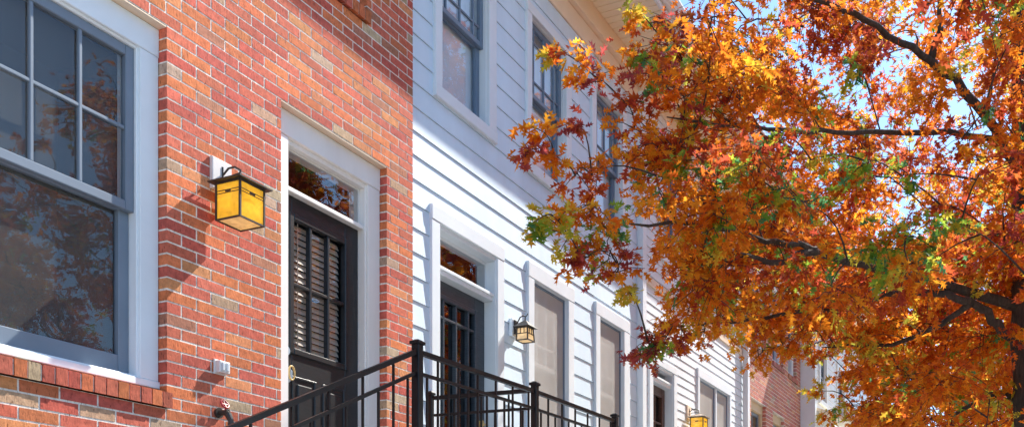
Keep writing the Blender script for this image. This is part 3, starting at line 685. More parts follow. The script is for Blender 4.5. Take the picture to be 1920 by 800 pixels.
# ------------------------------------------------------------------ stoop, stairs and iron railings
t=empty('stoop',(6.08,-.5,0),'raised concrete stoop with steps to either side below the doors','stoop')
m=MB(); m.bbox(4.62,7.53,-1.06,-.035,-.12,2.15); m.build('landing',M['concrete'],t)
for sgn,x0 in ((-1,4.615),(1,7.535)):
    m=MB(); n=12; rise=2.15/(n+1)
    for i in range(n):
        a=x0+sgn*i*.33; m.bbox(a,a+sgn*.328,-1.05,-.04,-.12,2.15-(i+1)*rise)
    m.build('steps',M['concrete'],t)
BI=M['black_iron']
def post(root,x,y,zb,zt,w=.045):
    m=MB(); m.bbox(x-w/2,x+w/2,y-w/2,y+w/2,zb,zt-.03); o=m.build('post',BI,root)
    c=w/2+.009; m=MB(); m.bbox(x-c,x+c,y-c,y+c,zt-.030,zt-.012,.003)
    m.add([(x-c+.004,y-c+.004,zt-.0119),(x+c-.004,y-c+.004,zt-.0119),(x+c-.004,y+c-.004,zt-.0119),(x-c+.004,y+c-.004,zt-.0119),(x-.012,y-.012,zt),(x+.012,y-.012,zt),(x+.012,y+.012,zt),(x-.012,y+.012,zt)],[(0,1,5,4),(1,2,6,5),(2,3,7,6),(3,0,4,7),(4,5,6,7)])
    m.build('post_cap',BI,o); return o
def rail_run(root,a,b,gap,nb,base,h2=.125,bw=.0115):
    """top rail, lower rail, and balusters hung alternately from the two"""
    a=Vector(a);b=Vector(b); m=MB(); m.bar(a,b,.028,.028); m.build('top_rail',BI,root)
    dn=Vector((0,0,-h2)); m=MB(); m.bar(a+dn,b+dn,.019,.019); m.build('lower_rail',BI,root)
    bt=Vector((0,0,-base)); m=MB(); m.bar(a+bt,b+bt,.019,.019); m.build('bottom_rail',BI,root)
    for i in range(nb):
        s=(i+.5)/nb; p=a.lerp(b,s); top=(-.018 if i%2 else -h2-.012); m=MB(); m.bar(p+Vector((0,0,top)),p+bt+Vector((0,0,.012)),bw,bw); m.build('baluster',BI,root)
ty=-1.0
t=empty('stair_railing',(4.0,ty,0),'black iron stair railing sloping past the black door up to tallest post','railing','black iron railings on the stoop')
post(t,4.674,ty,2.152,3.075,.050)
rail_run(t,(4.645,ty,2.995),(1.2,ty,1.34),.3,26,.72)
post(t,1.16,ty,0.0,1.42)
t=empty('porch_railing',(5.4,ty,0),'level black iron railing in front of slate door, between first and middle posts','railing','black iron railings on the stoop')
rail_run(t,(4.712,ty,3.003),(6.046,ty,3.035),.3,12,.80)
post(t,6.083,ty,2.152,3.11)
t=empty('porch_railing',(6.8,ty,0),'level black iron railing right of middle post, below the screened windows','railing','black iron railings on the stoop')
rail_run(t,(6.118,ty,3.035),(7.45,ty,3.045),.3,12,.80)
post(t,7.484,ty,2.152,3.115)
t=empty('stair_railing',(9,ty,0),'black iron stair railing running down to the right from farthest post','railing','black iron railings on the stoop')
rail_run(t,(7.52,ty,3.0),(11.2,ty,1.2),.3,26,.72)
post(t,11.24,ty,0,1.3)
t=empty('divider_railing',(6.06,-.5,0),'short black iron railing from house wall out to middle porch post','railing','black iron railings on the stoop')
post(t,6.03,-.13,2.152,3.10,.036)
rail_run(t,(6.033,-.16,3.045),(6.078,-.96,3.045),.12,7,.80,.13)
CLUMPS = [(5.59,-1.47,5.14,0.13,3),(5.73,-1.53,5.14,0.12,5),(5.96,-1.58,5.12,0.17,4),(6.2,-1.62,5.11,0.22,1),(6.43,-1.64,4.98,0.28,1),(6.3,-1.59,4.7,0.22,5),
  (6.63,-1.62,5.6,0.14,2),(6.86,-1.64,5.63,0.25,1),(5.27,-1.49,4.5,0.1,5),(5.64,-1.58,4.66,0.12,4),(5.15,-1.46,4.29,0.08,4),(5.4,-1.53,4.34,0.11,5),
  (5.63,-1.56,4.33,0.14,1),(5.94,-1.53,4.46,0.2,0),(5.06,-1.51,3.79,0.09,2),(5.22,-1.61,3.91,0.13,3),(5.34,-1.65,3.83,0.18,3),(5.57,-1.67,4.01,0.26,5),
  (5.79,-1.68,3.87,0.26,0),(5.65,-1.6,3.76,0.18,4),(6.02,-1.7,3.83,0.25,4),(6.23,-1.69,3.71,0.13,3),(7.02,-1.5,3.57,0.26,4),(7,-1.46,3.44,0.14,4),
  (7.05,-1.58,3.51,0.13,2),(7.28,-1.61,3.75,0.28,0),(7.52,-1.66,3.67,0.22,4),(7.57,-1.78,3.76,0.26,5),(7.03,-1.54,6.19,0.18,4),(6.86,-1.64,5.92,0.26,4),
  (6.62,-1.58,5.95,0.14,3),(7.08,-1.64,5.74,0.22,4),(6.52,-2.63,4.8,0.2,2),(6.24,-2.49,4.4,0.24,2),(6.43,-2.69,4.36,0.26,2),(6.17,-2.31,4.3,0.2,2),
  (6.59,-2.8,4.35,0.22,2),(6.91,-3.3,4.01,0.26,2),(7,-3.51,4.12,0.28,2),(7.19,-3.69,4.05,0.24,2),(6.98,-3.21,4.7,0.18,2),(6.84,-3.12,3.93,0.2,2),
  (6.12,-1.94,4.46,0.18,2),(6.11,-2.18,4.52,0.16,2),(6.29,-2.35,4.09,0.2,2),(5.73,-1.79,3.94,0.14,2),(6.83,-2.86,4.7,0.2,2),(7.19,-3.45,4.63,0.16,2),
  (7.57,-3.83,4.35,0.2,2),(7.88,-4.04,5.34,0.16,2),(8.05,-2.89,5.91,0.2,2),(8.36,-3.64,5.96,0.16,3),(7.25,-3.32,4,0.18,2),(6.97,-1.9,5.51,0.3,1),
  (7.24,-2.03,5.57,0.3,1),(9.88,-2.1,4.11,0.24,3),(9.91,-2.18,3.66,0.2,3),(10.16,-2.24,4.13,0.22,3),(10.39,-2.28,3.48,0.25,3),(8.93,-1.91,3.88,0.25,5),
  (9.42,-2.05,4.03,0.2,0),(9.03,-4.18,6.6,0.34,0),(8.9,-4.14,6.21,0.32,1),(9.05,-4.23,5.94,0.36,0),(8.91,-4.16,5.56,0.34,5),(9.04,-4.2,5.28,0.34,0),
  (9.03,-4.18,4.91,0.34,0),(8.84,-3.99,6.12,0.3,1),(9.04,-4.2,4.58,0.28,5),(8.69,-1.85,4.06,0.3,0),(9.06,-1.95,4.12,0.3,0),(9.44,-2.1,4.17,0.32,0),
  (9.72,-2.22,4.36,0.34,1),(9.2,-2.02,3.96,0.2,5),(10.26,-2.48,3.9,0.3,0),(10.38,-2.51,3.58,0.3,0),(14.36,-3.54,5.54,0.29,0),(10.59,-4.68,4.82,0.32,0),
  (13.6,-2.14,4.73,0.46,0),(11.45,-1.82,6.84,0.34,1),(10.53,-4.65,8.82,0.4,1),(6.33,-6.72,4.33,0.39,0),(8.86,-5.45,6.79,0.4,1),(8.58,-5.18,3.37,0.39,0),
  (5.56,-5.7,4.56,0.31,5),(12.3,-4.45,3.92,0.42,5),(14.61,-5.21,5.57,0.31,0),(14.6,-2.87,6.5,0.45,5),(7.2,-5,3.57,0.34,0),(10.33,-6.56,4.65,0.37,1),
  (9.83,-2.48,5.95,0.37,1),(8.03,-7.05,4.96,0.28,1),(7.31,-7.66,5.72,0.43,0),(7.67,-1.86,4.75,0.31,0),(7.43,-6.62,4.77,0.31,0),(10.59,-3.98,8.15,0.44,0),
  (13.78,-3.08,8.03,0.31,1),(13.19,-3.71,7.25,0.4,0),(12.8,-1.97,6.32,0.38,1),(11.61,-1.79,7.17,0.29,0),(11.7,-2.63,4.75,0.37,0),(9.17,-6.38,4.15,0.32,0),
  (9.61,-4.7,4.83,0.31,0),(7.51,-5.43,5.51,0.39,0),(9.41,-5.69,4.8,0.46,1),(8.42,-5.74,3.06,0.33,0),(7.32,-6.56,5.56,0.45,5),(11.23,-1.81,5.98,0.38,0),
  (11.6,-7.03,8.5,0.32,0),(9.66,-7.13,4.25,0.4,0),(10.95,-2.65,8.14,0.4,5),(13.7,-3.53,5.01,0.35,0),(10.22,-2.97,3.27,0.31,0),(6.55,-2.15,4.11,0.28,0),
  (6.4,-6.84,5.56,0.35,0),(10.22,-3.08,4.87,0.38,1),(10.94,-4.35,4.34,0.42,0),(11.12,-8.09,8.03,0.29,0),(13.03,-6.52,7.33,0.4,0),(10.57,-3.43,4.11,0.39,0),
  (11.21,-3.68,5.19,0.36,1),(10.82,-4.19,7.35,0.31,0),(12.25,-4.57,8.09,0.32,0),(9.94,-6.41,7.35,0.32,0),(13.65,-5.83,4.37,0.39,1),(10.64,-5.51,8.65,0.29,5),
  (12.94,-3.02,8.71,0.33,0),(11.94,-5.46,4.97,0.43,0),(6.93,-4.61,6.53,0.4,0),(12.22,-7.29,5.85,0.3,5),(6.97,-7.09,4.83,0.43,0),(8.54,-8.54,5.55,0.4,1),
  (11.31,-1.69,5.48,0.46,0),(9.9,-7.92,6.85,0.41,1),(13.12,-4.05,5.64,0.32,0),(12.92,-3.01,6.07,0.38,3),(12.99,-4.54,4.78,0.38,5),(11.13,-2.78,5.28,0.43,5),
  (6.93,-1.71,5.16,0.31,4),(10.83,-1.66,7.55,0.42,0),(13.68,-3.74,4.56,0.32,0),(14.71,-4.15,6.19,0.29,1),(8.7,-4.22,4.61,0.37,4),(11.31,-1.56,5.05,0.34,0),
  (10.86,-3.18,7.24,0.39,0),(14.01,-2.82,5.33,0.43,0),(7.02,-2.1,3.99,0.29,1),(11.04,-2.33,6.01,0.33,1),(9.56,-8.3,5.32,0.36,0),(12.66,-3.64,4.76,0.29,1),
  (13.11,-5.8,7.08,0.39,0),(13.74,-5.38,7.67,0.43,0),(7.24,-4.96,6.94,0.44,1),(9.34,-6.95,4.49,0.42,5),(12.53,-6.71,6.89,0.37,1),(9.56,-3.63,4.54,0.36,1),
  (8.59,-4.73,3.78,0.45,0),(7.87,-6.49,3.52,0.31,0),(11.04,-4.69,5.11,0.37,0),(9.47,-6.22,4.51,0.32,3),(9.98,-7.14,5.82,0.32,0),(9.86,-7.74,7.89,0.44,1),
  (9.63,-4.24,4.67,0.3,0),(9.84,-6.38,6.05,0.31,0),(11.89,-4.61,6.66,0.34,0),(9.88,-2.05,8.1,0.42,5),(12.46,-3.46,6.28,0.38,1),(13.58,-3.26,5.41,0.36,0),
  (10.48,-3.5,3.25,0.45,5),(14.88,-4.09,6.43,0.4,0),(11.54,-4.02,3.33,0.35,0),(12.99,-7.28,4.95,0.37,5),(11.97,-6.81,4.89,0.42,0),(8.51,-5.14,3.08,0.3,0),
  (11.34,-3.63,4.9,0.3,5),(11.57,-2.74,5.2,0.4,0),(13.13,-3.07,5.95,0.29,0),(12.88,-6.45,6.64,0.38,0),(13.14,-2.02,5.02,0.31,0),(8.33,-3.78,5.33,0.32,1),
  (9.7,-7.4,4.82,0.29,0),(11.54,-3.25,4.8,0.45,1),(8.37,-3.51,5.68,0.38,0),(8.74,-8.17,5.85,0.38,1),(7.62,-2.34,5.75,0.44,5),(7.15,-7.07,5.91,0.38,0),
  (6.27,-5.53,6.06,0.35,0),(9.7,-6.44,6.81,0.45,0),(12.44,-2.05,6.37,0.39,0),(8.21,-1.73,5.77,0.29,5),(6.77,-5.17,4.08,0.44,0),(12.29,-2.88,5.6,0.34,0),
  (12.21,-6.48,7.86,0.34,4),(9.21,-6.29,6.47,0.3,1),(11.32,-1.73,5.28,0.32,0),(10.37,-5.08,9.4,0.32,0),(9.01,-6.72,4.1,0.4,3),(6.75,-3.61,3.76,0.33,5),
  (7.44,-5.8,6.19,0.31,1),(11.6,-8.02,5.11,0.41,4),(5.91,-4.91,3.92,0.31,1),(11.66,-2.84,6.63,0.4,5),(13.38,-4.16,6.98,0.32,1),(8.44,-2.3,5.51,0.39,0),
  (11.04,-3.85,4.25,0.39,5),(9.42,-2.21,6.46,0.32,5),(13.05,-4.62,7.34,0.44,0),(9.21,-8.04,5.53,0.41,1),(11.91,-6.13,5.62,0.34,1),(13.23,-5.03,6.1,0.36,1),
  (11.57,-3.75,8.29,0.3,0),(11.69,-5.01,6.92,0.44,0),(13.43,-3.74,6.38,0.36,0),(9.59,-3.48,5.31,0.32,1),(12.78,-6.17,7.86,0.36,1),(8.81,-2.79,4.51,0.4,0),
  (8.45,-2.95,4.25,0.3,1),(7.96,-4.71,4.43,0.31,0),(10.24,-1.6,7.01,0.29,0),(9.58,-1.57,6.82,0.32,0),(8.78,-5.1,3.25,0.32,1),(6.56,-6.83,5.05,0.46,1),
  (12.32,-3,4.07,0.39,5),(11.89,-5.24,8.4,0.45,0),(7.99,-6.88,5.22,0.39,0),(7.32,-2.4,5.87,0.43,1),(13.8,-5.22,6.3,0.37,2),(7.11,-5.61,3.35,0.44,0),
  (11.38,-3.04,5.38,0.37,5),(10.3,-4.73,8.16,0.41,0),(7.21,-5.23,5.45,0.33,5),(12.6,-5.95,3.73,0.36,1),(12.33,-6.32,5.28,0.38,1),(13.1,-3.64,5.22,0.33,0),
  (11.7,-1.72,5.52,0.41,0),(12.88,-5.63,3.97,0.38,1),(10.47,-6.33,8.85,0.31,1),(11.82,-3.22,4.64,0.29,5),(13.23,-1.41,6.57,0.29,5),(10.62,-6.77,9.02,0.45,4),
  (9.04,-2.11,5.44,0.43,0),(9.54,-2.97,4.12,0.32,0),(11.12,-2.35,5.85,0.29,1),(13.35,-3.74,8.68,0.39,1),(12.94,-4.64,3.5,0.32,0),(11.7,-3.34,6.45,0.35,1),
  (13.75,-1.54,6.54,0.3,0),(11.64,-2.5,8.12,0.32,0),(11.69,-6.93,4.52,0.39,0),(10.6,-2.77,3.94,0.31,3),(7.08,-1.53,4.71,0.35,5),(8.3,-2.95,6.09,0.29,1),
  (9.96,-6.64,3.86,0.44,0),(10.09,-6.7,6.29,0.31,5),(7.85,-5.11,5.14,0.28,0),(11.3,-4.13,3.46,0.32,0),(6.96,-5.48,6.48,0.29,1),(6.92,-2.09,5.26,0.42,0),
  (6.54,-1.8,4.83,0.33,5),(8.05,-4.33,3.99,0.29,1),(8.51,-2.25,4.3,0.42,0),(10.6,-7.09,7.84,0.32,1),(12.03,-6.82,4.75,0.39,0),(9.92,-5.51,7.9,0.42,0),
  (6.81,-5.92,6.13,0.42,1),(10.94,-6.09,3.11,0.42,0),(8.93,-5.74,3.51,0.32,0),(10.78,-6.19,6.04,0.3,5),(7.08,-6.5,6.07,0.31,0),(6.3,-2,5.13,0.31,0),
  (13.55,-3.81,5.97,0.34,5),(9.31,-5.15,8.54,0.34,5),(13.03,-1.59,5.24,0.32,5),(9.01,-5.35,7.85,0.32,0),(8.77,-3.16,4.84,0.31,0),(13.33,-2.15,5.22,0.39,0),
  (9,-6.11,6.7,0.41,0),(10.64,-2.62,5.12,0.38,0),(11.15,-4.46,5.06,0.39,0),(8.35,-5.28,5.29,0.38,0),(11.87,-3.05,3.43,0.31,0),(8.81,-2.69,6.82,0.35,5),
  (14.16,-3.19,4.94,0.35,5),(13.42,-4.35,4.64,0.45,5),(11.3,-6.29,5.34,0.45,2),(8.94,-3.59,8.58,0.44,5),(11.97,-2.14,5.14,0.31,5),(9.43,-1.62,4.45,0.44,5),
  (9.39,-4.31,4.58,0.35,1),(14.37,-3.02,6.62,0.44,0),(11.46,-2.56,9.46,0.41,0),(7.31,-7.49,5.3,0.45,4),(10.98,-2.84,3.79,0.41,0),(6.96,-1.89,4.39,0.43,0),
  (12.46,-6.8,7.56,0.37,1),(8.91,-6.01,6.39,0.32,0),(9.77,-5.76,3.36,0.41,0),(11.63,-2.43,6.88,0.29,1),(10.56,-2.2,5.18,0.35,0),(8.01,-5.41,6.38,0.32,1),
  (10.03,-6.31,8.3,0.37,5),(9.81,-5.4,4.75,0.35,5),(14.5,-4.02,7.56,0.42,0),(9.57,-5.45,4.6,0.37,5),(6.5,-1.74,5.37,0.3,4),(7.2,-1.93,5.86,0.3,0),
  (8.22,-5.76,7.15,0.33,5),(12.33,-5.5,5.92,0.4,1),(9.08,-1.53,4.68,0.45,1),(11.77,-4.58,8.42,0.32,0),(12.11,-2.8,5.6,0.31,0),(8.54,-7.48,3.95,0.38,0),
  (10.43,-3.9,4.21,0.42,1),(9.3,-5.43,8.43,0.3,0),(14.36,-4.14,5.86,0.42,0),(8.74,-2.77,6.74,0.38,1),(12.07,-6.97,7.36,0.28,0),(10.71,-5.75,3.55,0.33,0),
  (13.59,-6.98,5.86,0.33,0),(12.83,-4.29,4.29,0.3,0),(11.98,-5.41,5.65,0.33,2),(11.37,-7.89,6.12,0.29,4),(8.57,-4.94,5.37,0.41,0),(6.11,-2.25,4.25,0.43,0),
  (12.92,-2.45,6.67,0.31,0),(10.46,-1.68,7.25,0.45,1),(14.19,-2.91,7.5,0.42,1),(5.91,-4.31,5.07,0.36,1),(12.82,-3.35,3.46,0.39,3),(10.5,-5.36,4.79,0.39,0),
  (9.28,-3.77,7.98,0.37,1),(12.84,-4.18,3.66,0.43,0),(11.93,-1.63,6.53,0.3,0),(7.43,-2.05,4.18,0.34,5),(11.14,-4.43,5.41,0.45,4),(12.33,-4.54,5.64,0.32,1),
  (8.4,-5.03,6.87,0.45,0),(14.27,-3.41,6.62,0.36,0),(7.78,-4.31,5.9,0.32,0),(6.96,-1.67,5.87,0.38,1),(7.61,-2.2,5.19,0.38,4),(8.54,-1.77,4.93,0.32,5),
  (7.73,-5.69,3.31,0.34,0),(7.12,-4.11,4.6,0.33,1),(7.84,-7.02,5.78,0.28,0),(9.14,-6.04,6.49,0.41,5),(12.73,-3.68,6.12,0.34,0),(9.68,-2.73,4.02,0.39,3),
  (7.8,-2.55,5.64,0.29,0),(13.44,-2.62,5.75,0.45,0),(9.28,-2.89,6.82,0.37,4),(12.57,-7.31,5.15,0.46,0),(11.24,-1.68,6.42,0.45,1),(9.38,-5.29,4.33,0.44,0),
  (11.42,-4.49,9.2,0.3,0),(13.87,-4.11,4.48,0.39,5),(8.61,-1.86,5.59,0.35,5),(8.47,-6.35,3.6,0.34,0),(10.59,-4.9,4.39,0.34,3),(8.14,-7.13,5.83,0.32,1),
  (11.33,-4.15,3.93,0.44,0),(14.08,-1.81,6.56,0.42,0),(11.71,-5.14,8.97,0.35,5),(12.92,-3.98,6.7,0.35,0),(11.49,-2.95,8.57,0.45,0),(8.64,-4.44,4.66,0.45,5),
  (11.62,-4.7,6.76,0.45,5),(10.31,-4.76,4.88,0.34,5),(9.99,-6.08,7.59,0.39,1),(11.67,-2.28,6.09,0.36,0),(7.92,-6.04,3.9,0.45,5),(10.04,-6.32,6.44,0.4,0),
  (9.07,-7.15,5.65,0.36,0),(11.92,-7.64,4.49,0.44,0),(8.99,-6.67,6.95,0.32,1),(9.44,-7.36,5.58,0.34,0),(10.86,-1.87,6.1,0.4,0),(8.99,-8.6,6.49,0.32,0),
  (8.04,-5.64,3.1,0.46,5),(9.91,-1.79,5.09,0.35,1),(12.17,-3.58,5.62,0.38,0),(9.8,-8.31,4.84,0.37,1),(13.21,-2.06,6.25,0.28,5),(10.34,-7.77,4.96,0.39,0),
  (10.47,-2.66,4.33,0.35,5),(11.16,-2.99,6.48,0.42,1),(10.63,-3.98,5.12,0.45,0),(12.5,-3.89,7.9,0.45,1),(8.94,-2.35,7.96,0.42,1),(8.22,-8.61,6.08,0.34,1),
  (8.39,-2.93,4.7,0.45,0),(9.79,-3.24,8.97,0.29,0),(8.54,-4.71,4.5,0.41,4),(10.53,-4.75,5.02,0.4,0),(9.78,-5.96,7.03,0.36,0),(9.38,-4.09,4.68,0.36,0),
  (10.17,-7.34,7.83,0.4,0),(9.32,-1.4,5.13,0.31,1),(9.62,-5.85,7.5,0.36,0),(7.68,-8.06,6.2,0.42,1),(10.96,-4.41,7.52,0.31,0),(10.79,-2.03,4.58,0.43,1),
  (8.22,-2.54,6.56,0.33,1),(8.54,-4.94,7.1,0.44,0),(13.85,-5.5,6.1,0.32,0),(11.04,-2.7,3.92,0.34,5),(11.59,-3.53,4.46,0.43,0),(11.65,-4.16,9.68,0.45,0),
  (10.77,-3.77,4.08,0.29,0),(11.67,-3.17,7.87,0.33,0),(12.84,-4.67,5.52,0.38,0),(14.37,-4.18,6.59,0.36,0),(11.68,-7.82,7.72,0.38,0),(8.58,-4.99,4.25,0.37,0),
  (9.82,-7.25,4.87,0.36,1),(13.81,-3.65,6.5,0.31,0),(7.87,-1.79,6.84,0.3,1),(12,-3.48,3.64,0.33,0),(12.84,-2.53,6.05,0.44,3),(13.3,-2.43,7.7,0.38,0),
  (9.36,-8.14,4.49,0.29,1),(11.43,-2.66,4.31,0.37,5),(13.72,-1.68,6.41,0.39,1),(7.19,-5.97,5.22,0.33,1),(8.82,-5.63,6.03,0.44,1),(6.59,-5.72,3.91,0.3,0),
  (9.9,-2.86,9.45,0.42,0),(12.62,-5.29,3.84,0.39,0),(12.05,-2.72,4.49,0.37,1),(8.44,-3.66,3.27,0.36,0),(6.5,-7.24,5.21,0.28,0),(11.73,-3.8,3.57,0.36,0),
  (12.33,-4.07,3.84,0.44,0),(7.27,-1.57,5.09,0.45,0),(9.52,-6.84,3.5,0.32,0),(14.13,-1.91,6.1,0.46,0),(12.55,-3.98,4.93,0.45,0),(9.19,-4.87,5.25,0.44,1),
  (10.8,-2.08,5.42,0.4,0),(8.51,-3.59,3.27,0.46,0),(10.37,-2.52,6.43,0.39,1),(6.28,-4.76,4.7,0.44,0),(8.99,-5.51,7.98,0.46,1),(12.16,-1.54,4.98,0.28,3),
  (10.95,-5.48,5.03,0.45,0),(12.35,-2.37,8.72,0.45,0),(12.65,-2.66,7.58,0.3,1),(8.46,-5.62,5.81,0.29,5),(12.33,-4.98,3.47,0.44,0),(9.69,-6.84,4.46,0.43,0),
  (10.53,-2.54,6.66,0.28,1),(6.29,-6.19,5.36,0.34,0),(10.58,-4.15,7.45,0.35,0),(9.47,-6.24,6.88,0.3,0),(11.22,-2.61,4.24,0.32,0),(9.63,-5.53,3.17,0.38,0),
  (10.29,-2.04,8.08,0.44,0),(9.99,-6.52,3.28,0.29,0),(6.23,-4.59,3.81,0.34,4),(14.18,-5.39,7.72,0.28,1),(8.95,-7.17,5.76,0.44,0),(11.19,-5.66,5.47,0.41,1),
  (12.34,-2.53,3.82,0.44,1),(11.07,-2.93,4.07,0.39,0),(10.93,-6.61,5.07,0.29,1),(5.73,-5.76,5.33,0.42,0),(13.7,-1.66,5.34,0.36,5),(8.62,-1.51,6.64,0.3,0),
  (10.7,-5.38,7.58,0.45,0),(8.96,-3.33,3,0.28,5),(9.75,-8.34,5.18,0.32,1),(10.73,-1.91,5.48,0.34,0),(13.67,-1.43,6.55,0.46,0),(9.34,-6.19,3.87,0.39,3),
  (7.18,-5.58,5.89,0.42,0),(11.24,-2.54,3.43,0.36,0),(10.39,-5.71,6.68,0.43,1),(10.46,-6.8,7.38,0.3,0),(12.9,-6.32,8.11,0.28,5),(11.08,-3.29,5.75,0.38,1),
  (9.4,-7.13,7.58,0.4,0),(12.47,-7.64,6.34,0.34,1),(6.42,-2.22,5.4,0.41,5),(7,-4.8,4.08,0.41,0),(11.95,-3.82,9.5,0.43,0),(8.6,-1.94,4.94,0.31,1),
  (12.5,-4.02,6.15,0.29,1),(12.29,-4.13,8.09,0.38,5),(14.77,-3.62,6.73,0.3,1),(7.15,-2.28,4.69,0.42,5),(9.95,-6.6,4.87,0.41,0),(10.84,-2.9,4.35,0.4,3),
  (10.13,-7.56,5.65,0.43,0),(10.82,-5.01,3.63,0.31,1),(5.95,-2.44,5.34,0.35,0),(12.43,-4.87,3.73,0.31,0),(10.44,-6.13,3.38,0.38,0),(10.18,-3.39,7.23,0.39,0),
  (9.5,-2.29,8.48,0.45,0),(10.68,-2.63,7.06,0.32,1),(8.16,-5.2,5.53,0.33,1),(13.23,-5.84,7.09,0.38,1),(10.2,-1.36,6.47,0.34,0),(8.82,-3.58,3.45,0.42,1),
  (7.49,-5.05,7.11,0.4,0),(10.59,-2.72,6.17,0.4,4),(12.97,-3.75,4.85,0.31,0),(9,-6.49,6.16,0.3,1),(9.4,-2.64,5.65,0.39,0),(9.14,-6.46,3.58,0.4,0),
  (14.09,-3.96,4.55,0.29,5),(13.5,-2.71,4.81,0.36,0),(9.78,-5.89,5.2,0.45,5),(9.74,-1.99,7.68,0.37,0),(12.53,-4.85,8.29,0.43,0),(12.92,-2.95,4.81,0.41,5),
  (10.79,-1.8,7.16,0.41,1),(10.4,-6.22,4.87,0.43,4),(11.64,-4.21,5.52,0.41,5),(12.23,-1.87,7.49,0.32,1),(14.56,-4.11,5.22,0.44,0),(11.26,-7.45,4,0.36,0),
  (10.11,-2.66,5.04,0.35,0),(9.39,-6.14,3.84,0.37,0),(9.69,-2.69,5.72,0.32,1),(6.85,-2.36,5.45,0.34,0),(8.43,-2.43,6.63,0.42,4),(9.09,-8.19,7.31,0.32,1),
  (6.46,-4.76,4.56,0.42,4),(11.98,-4.29,4.89,0.28,5),(9.76,-1.96,8.44,0.3,1),(10.37,-6.39,3.81,0.39,0),(14.04,-2.22,5.78,0.41,1),(13.35,-2.25,4.4,0.36,0),
  (9.58,-1.86,6.72,0.38,0),(9.32,-1.37,4.49,0.35,1),(10.24,-3.15,8.27,0.45,1),(10.87,-2.9,9.17,0.29,1),(6.51,-5.03,3.63,0.44,0),(12.05,-3.63,6.39,0.39,0),
  (13.84,-1.9,5.87,0.33,0),(10.25,-7.08,6.44,0.29,0),(12.23,-5.35,4.09,0.4,0),(12.81,-2.08,7.36,0.31,5),(9.1,-2.56,4.24,0.35,0),(13.47,-2.73,8.36,0.39,0),
  (8.57,-6.16,6.77,0.33,1),(13.42,-5.4,5.15,0.34,0),(9.72,-6.42,3.47,0.36,0),(7.62,-4.4,5.93,0.38,5),(10.27,-1.51,5.96,0.32,0),(12.62,-1.72,7.82,0.31,1),
  (12.06,-3.01,7.69,0.37,5),(12.01,-4.04,7.86,0.41,0),(9.37,-7.68,6.7,0.41,0),(11.39,-6.11,3.81,0.45,3),(10.05,-6.94,3.95,0.32,0),(10.9,-7.01,6.38,0.41,1),
  (8.32,-6.17,3.22,0.31,0),(14.27,-5.61,6.17,0.42,0),(12.76,-1.42,5.88,0.4,0),(8.32,-2.63,6.68,0.32,0),(10.76,-5.89,4.81,0.28,5),(12.66,-7.15,5.72,0.33,5),
  (9.37,-5.2,7.67,0.4,1),(11.45,-3.28,4.09,0.4,0),(13.23,-5.69,4.09,0.43,0),(9.71,-6.97,6.35,0.28,0),(9.39,-3.71,7.77,0.34,5),(5.76,-5.52,5.67,0.45,1),
  (8.77,-5.33,4.56,0.28,0),(10.07,-4.32,4.78,0.36,5),(9.51,-8.74,6.01,0.28,1),(9.43,-6.06,3,0.34,0),(9.68,-2.99,9.22,0.4,1),(10.63,-2.34,6.84,0.34,0),
  (9.25,-3.6,7.39,0.44,5),(13.71,-2.3,5.56,0.45,1),(8.76,-2.03,4.77,0.29,0),(14.28,-4.41,5.16,0.29,0),(6.63,-2.99,3.56,0.39,0),(12.47,-5.68,7.41,0.42,1),
  (9.63,-3.99,4.94,0.4,1),(13.03,-2.6,4.51,0.43,0),(12.47,-4.27,4.68,0.31,0),(10.96,-7.68,6.12,0.39,0),(8.15,-4.53,6.93,0.45,1),(13.77,-3.18,6.45,0.41,1),
  (11.85,-5.42,6.71,0.39,0),(9.92,-3.06,9.46,0.34,0),(13.71,-4.35,5.96,0.4,3),(12.14,-5.54,3.41,0.44,5),(6.15,-2.47,4.13,0.31,0),(7.9,-7.24,3.96,0.41,4),
  (7.77,-5.73,4.45,0.3,1),(11.28,-7.08,4.1,0.46,5),(5.34,-3.93,4.82,0.41,1),(13.92,-3.9,8.33,0.37,5),(9.55,-5.76,3.48,0.33,5),(14.39,-4.26,6.29,0.29,0),
  (11.72,-3.02,4.12,0.36,0),(14.6,-3.87,5.56,0.31,1),(13.18,-2.01,4.99,0.38,0),(6.56,-1.89,4.78,0.4,1),(10.09,-4.96,8.59,0.29,0),(9.89,-4.89,8.15,0.31,1),
  (12.47,-3.49,4.48,0.3,5),(10.64,-6.59,4.79,0.33,0),(12.82,-3.46,9.05,0.3,1),(10.21,-7.78,7.55,0.35,0),(12.49,-3.41,4.71,0.4,0),(13.75,-3.41,4.58,0.41,0),
  (6.46,-5.32,3.78,0.33,0),(8.34,-1.64,6.64,0.39,0),(11.02,-2.57,6.05,0.36,0),(8.18,-1.46,5.28,0.44,1),(8.52,-6.03,3.62,0.45,0),(6.56,-7.32,5.21,0.31,0),
  (9.96,-5.21,4.79,0.42,0),(5.9,-6.51,4.85,0.45,5),(10.38,-7.77,7.77,0.45,1),(13.05,-3.25,8.51,0.4,0),(9.49,-2.65,5.59,0.31,0),(9.99,-5.83,3.39,0.44,0),
  (9.09,-2.51,4.52,0.44,0),(7.63,-3.5,4.04,0.39,0),(9.6,-2.3,6.11,0.33,0),(14.41,-5.35,7.26,0.41,0),(12.4,-2.43,3.68,0.31,1),(12.57,-3.66,4.4,0.29,0),
  (9.41,-5.97,4.96,0.45,0),(11.52,-6.81,8.81,0.41,5),(11.23,-3.18,5.24,0.31,0),(11.41,-7.81,5.18,0.31,0),(10.95,-3.39,4.53,0.44,1),(11.84,-3.39,4.35,0.34,0),
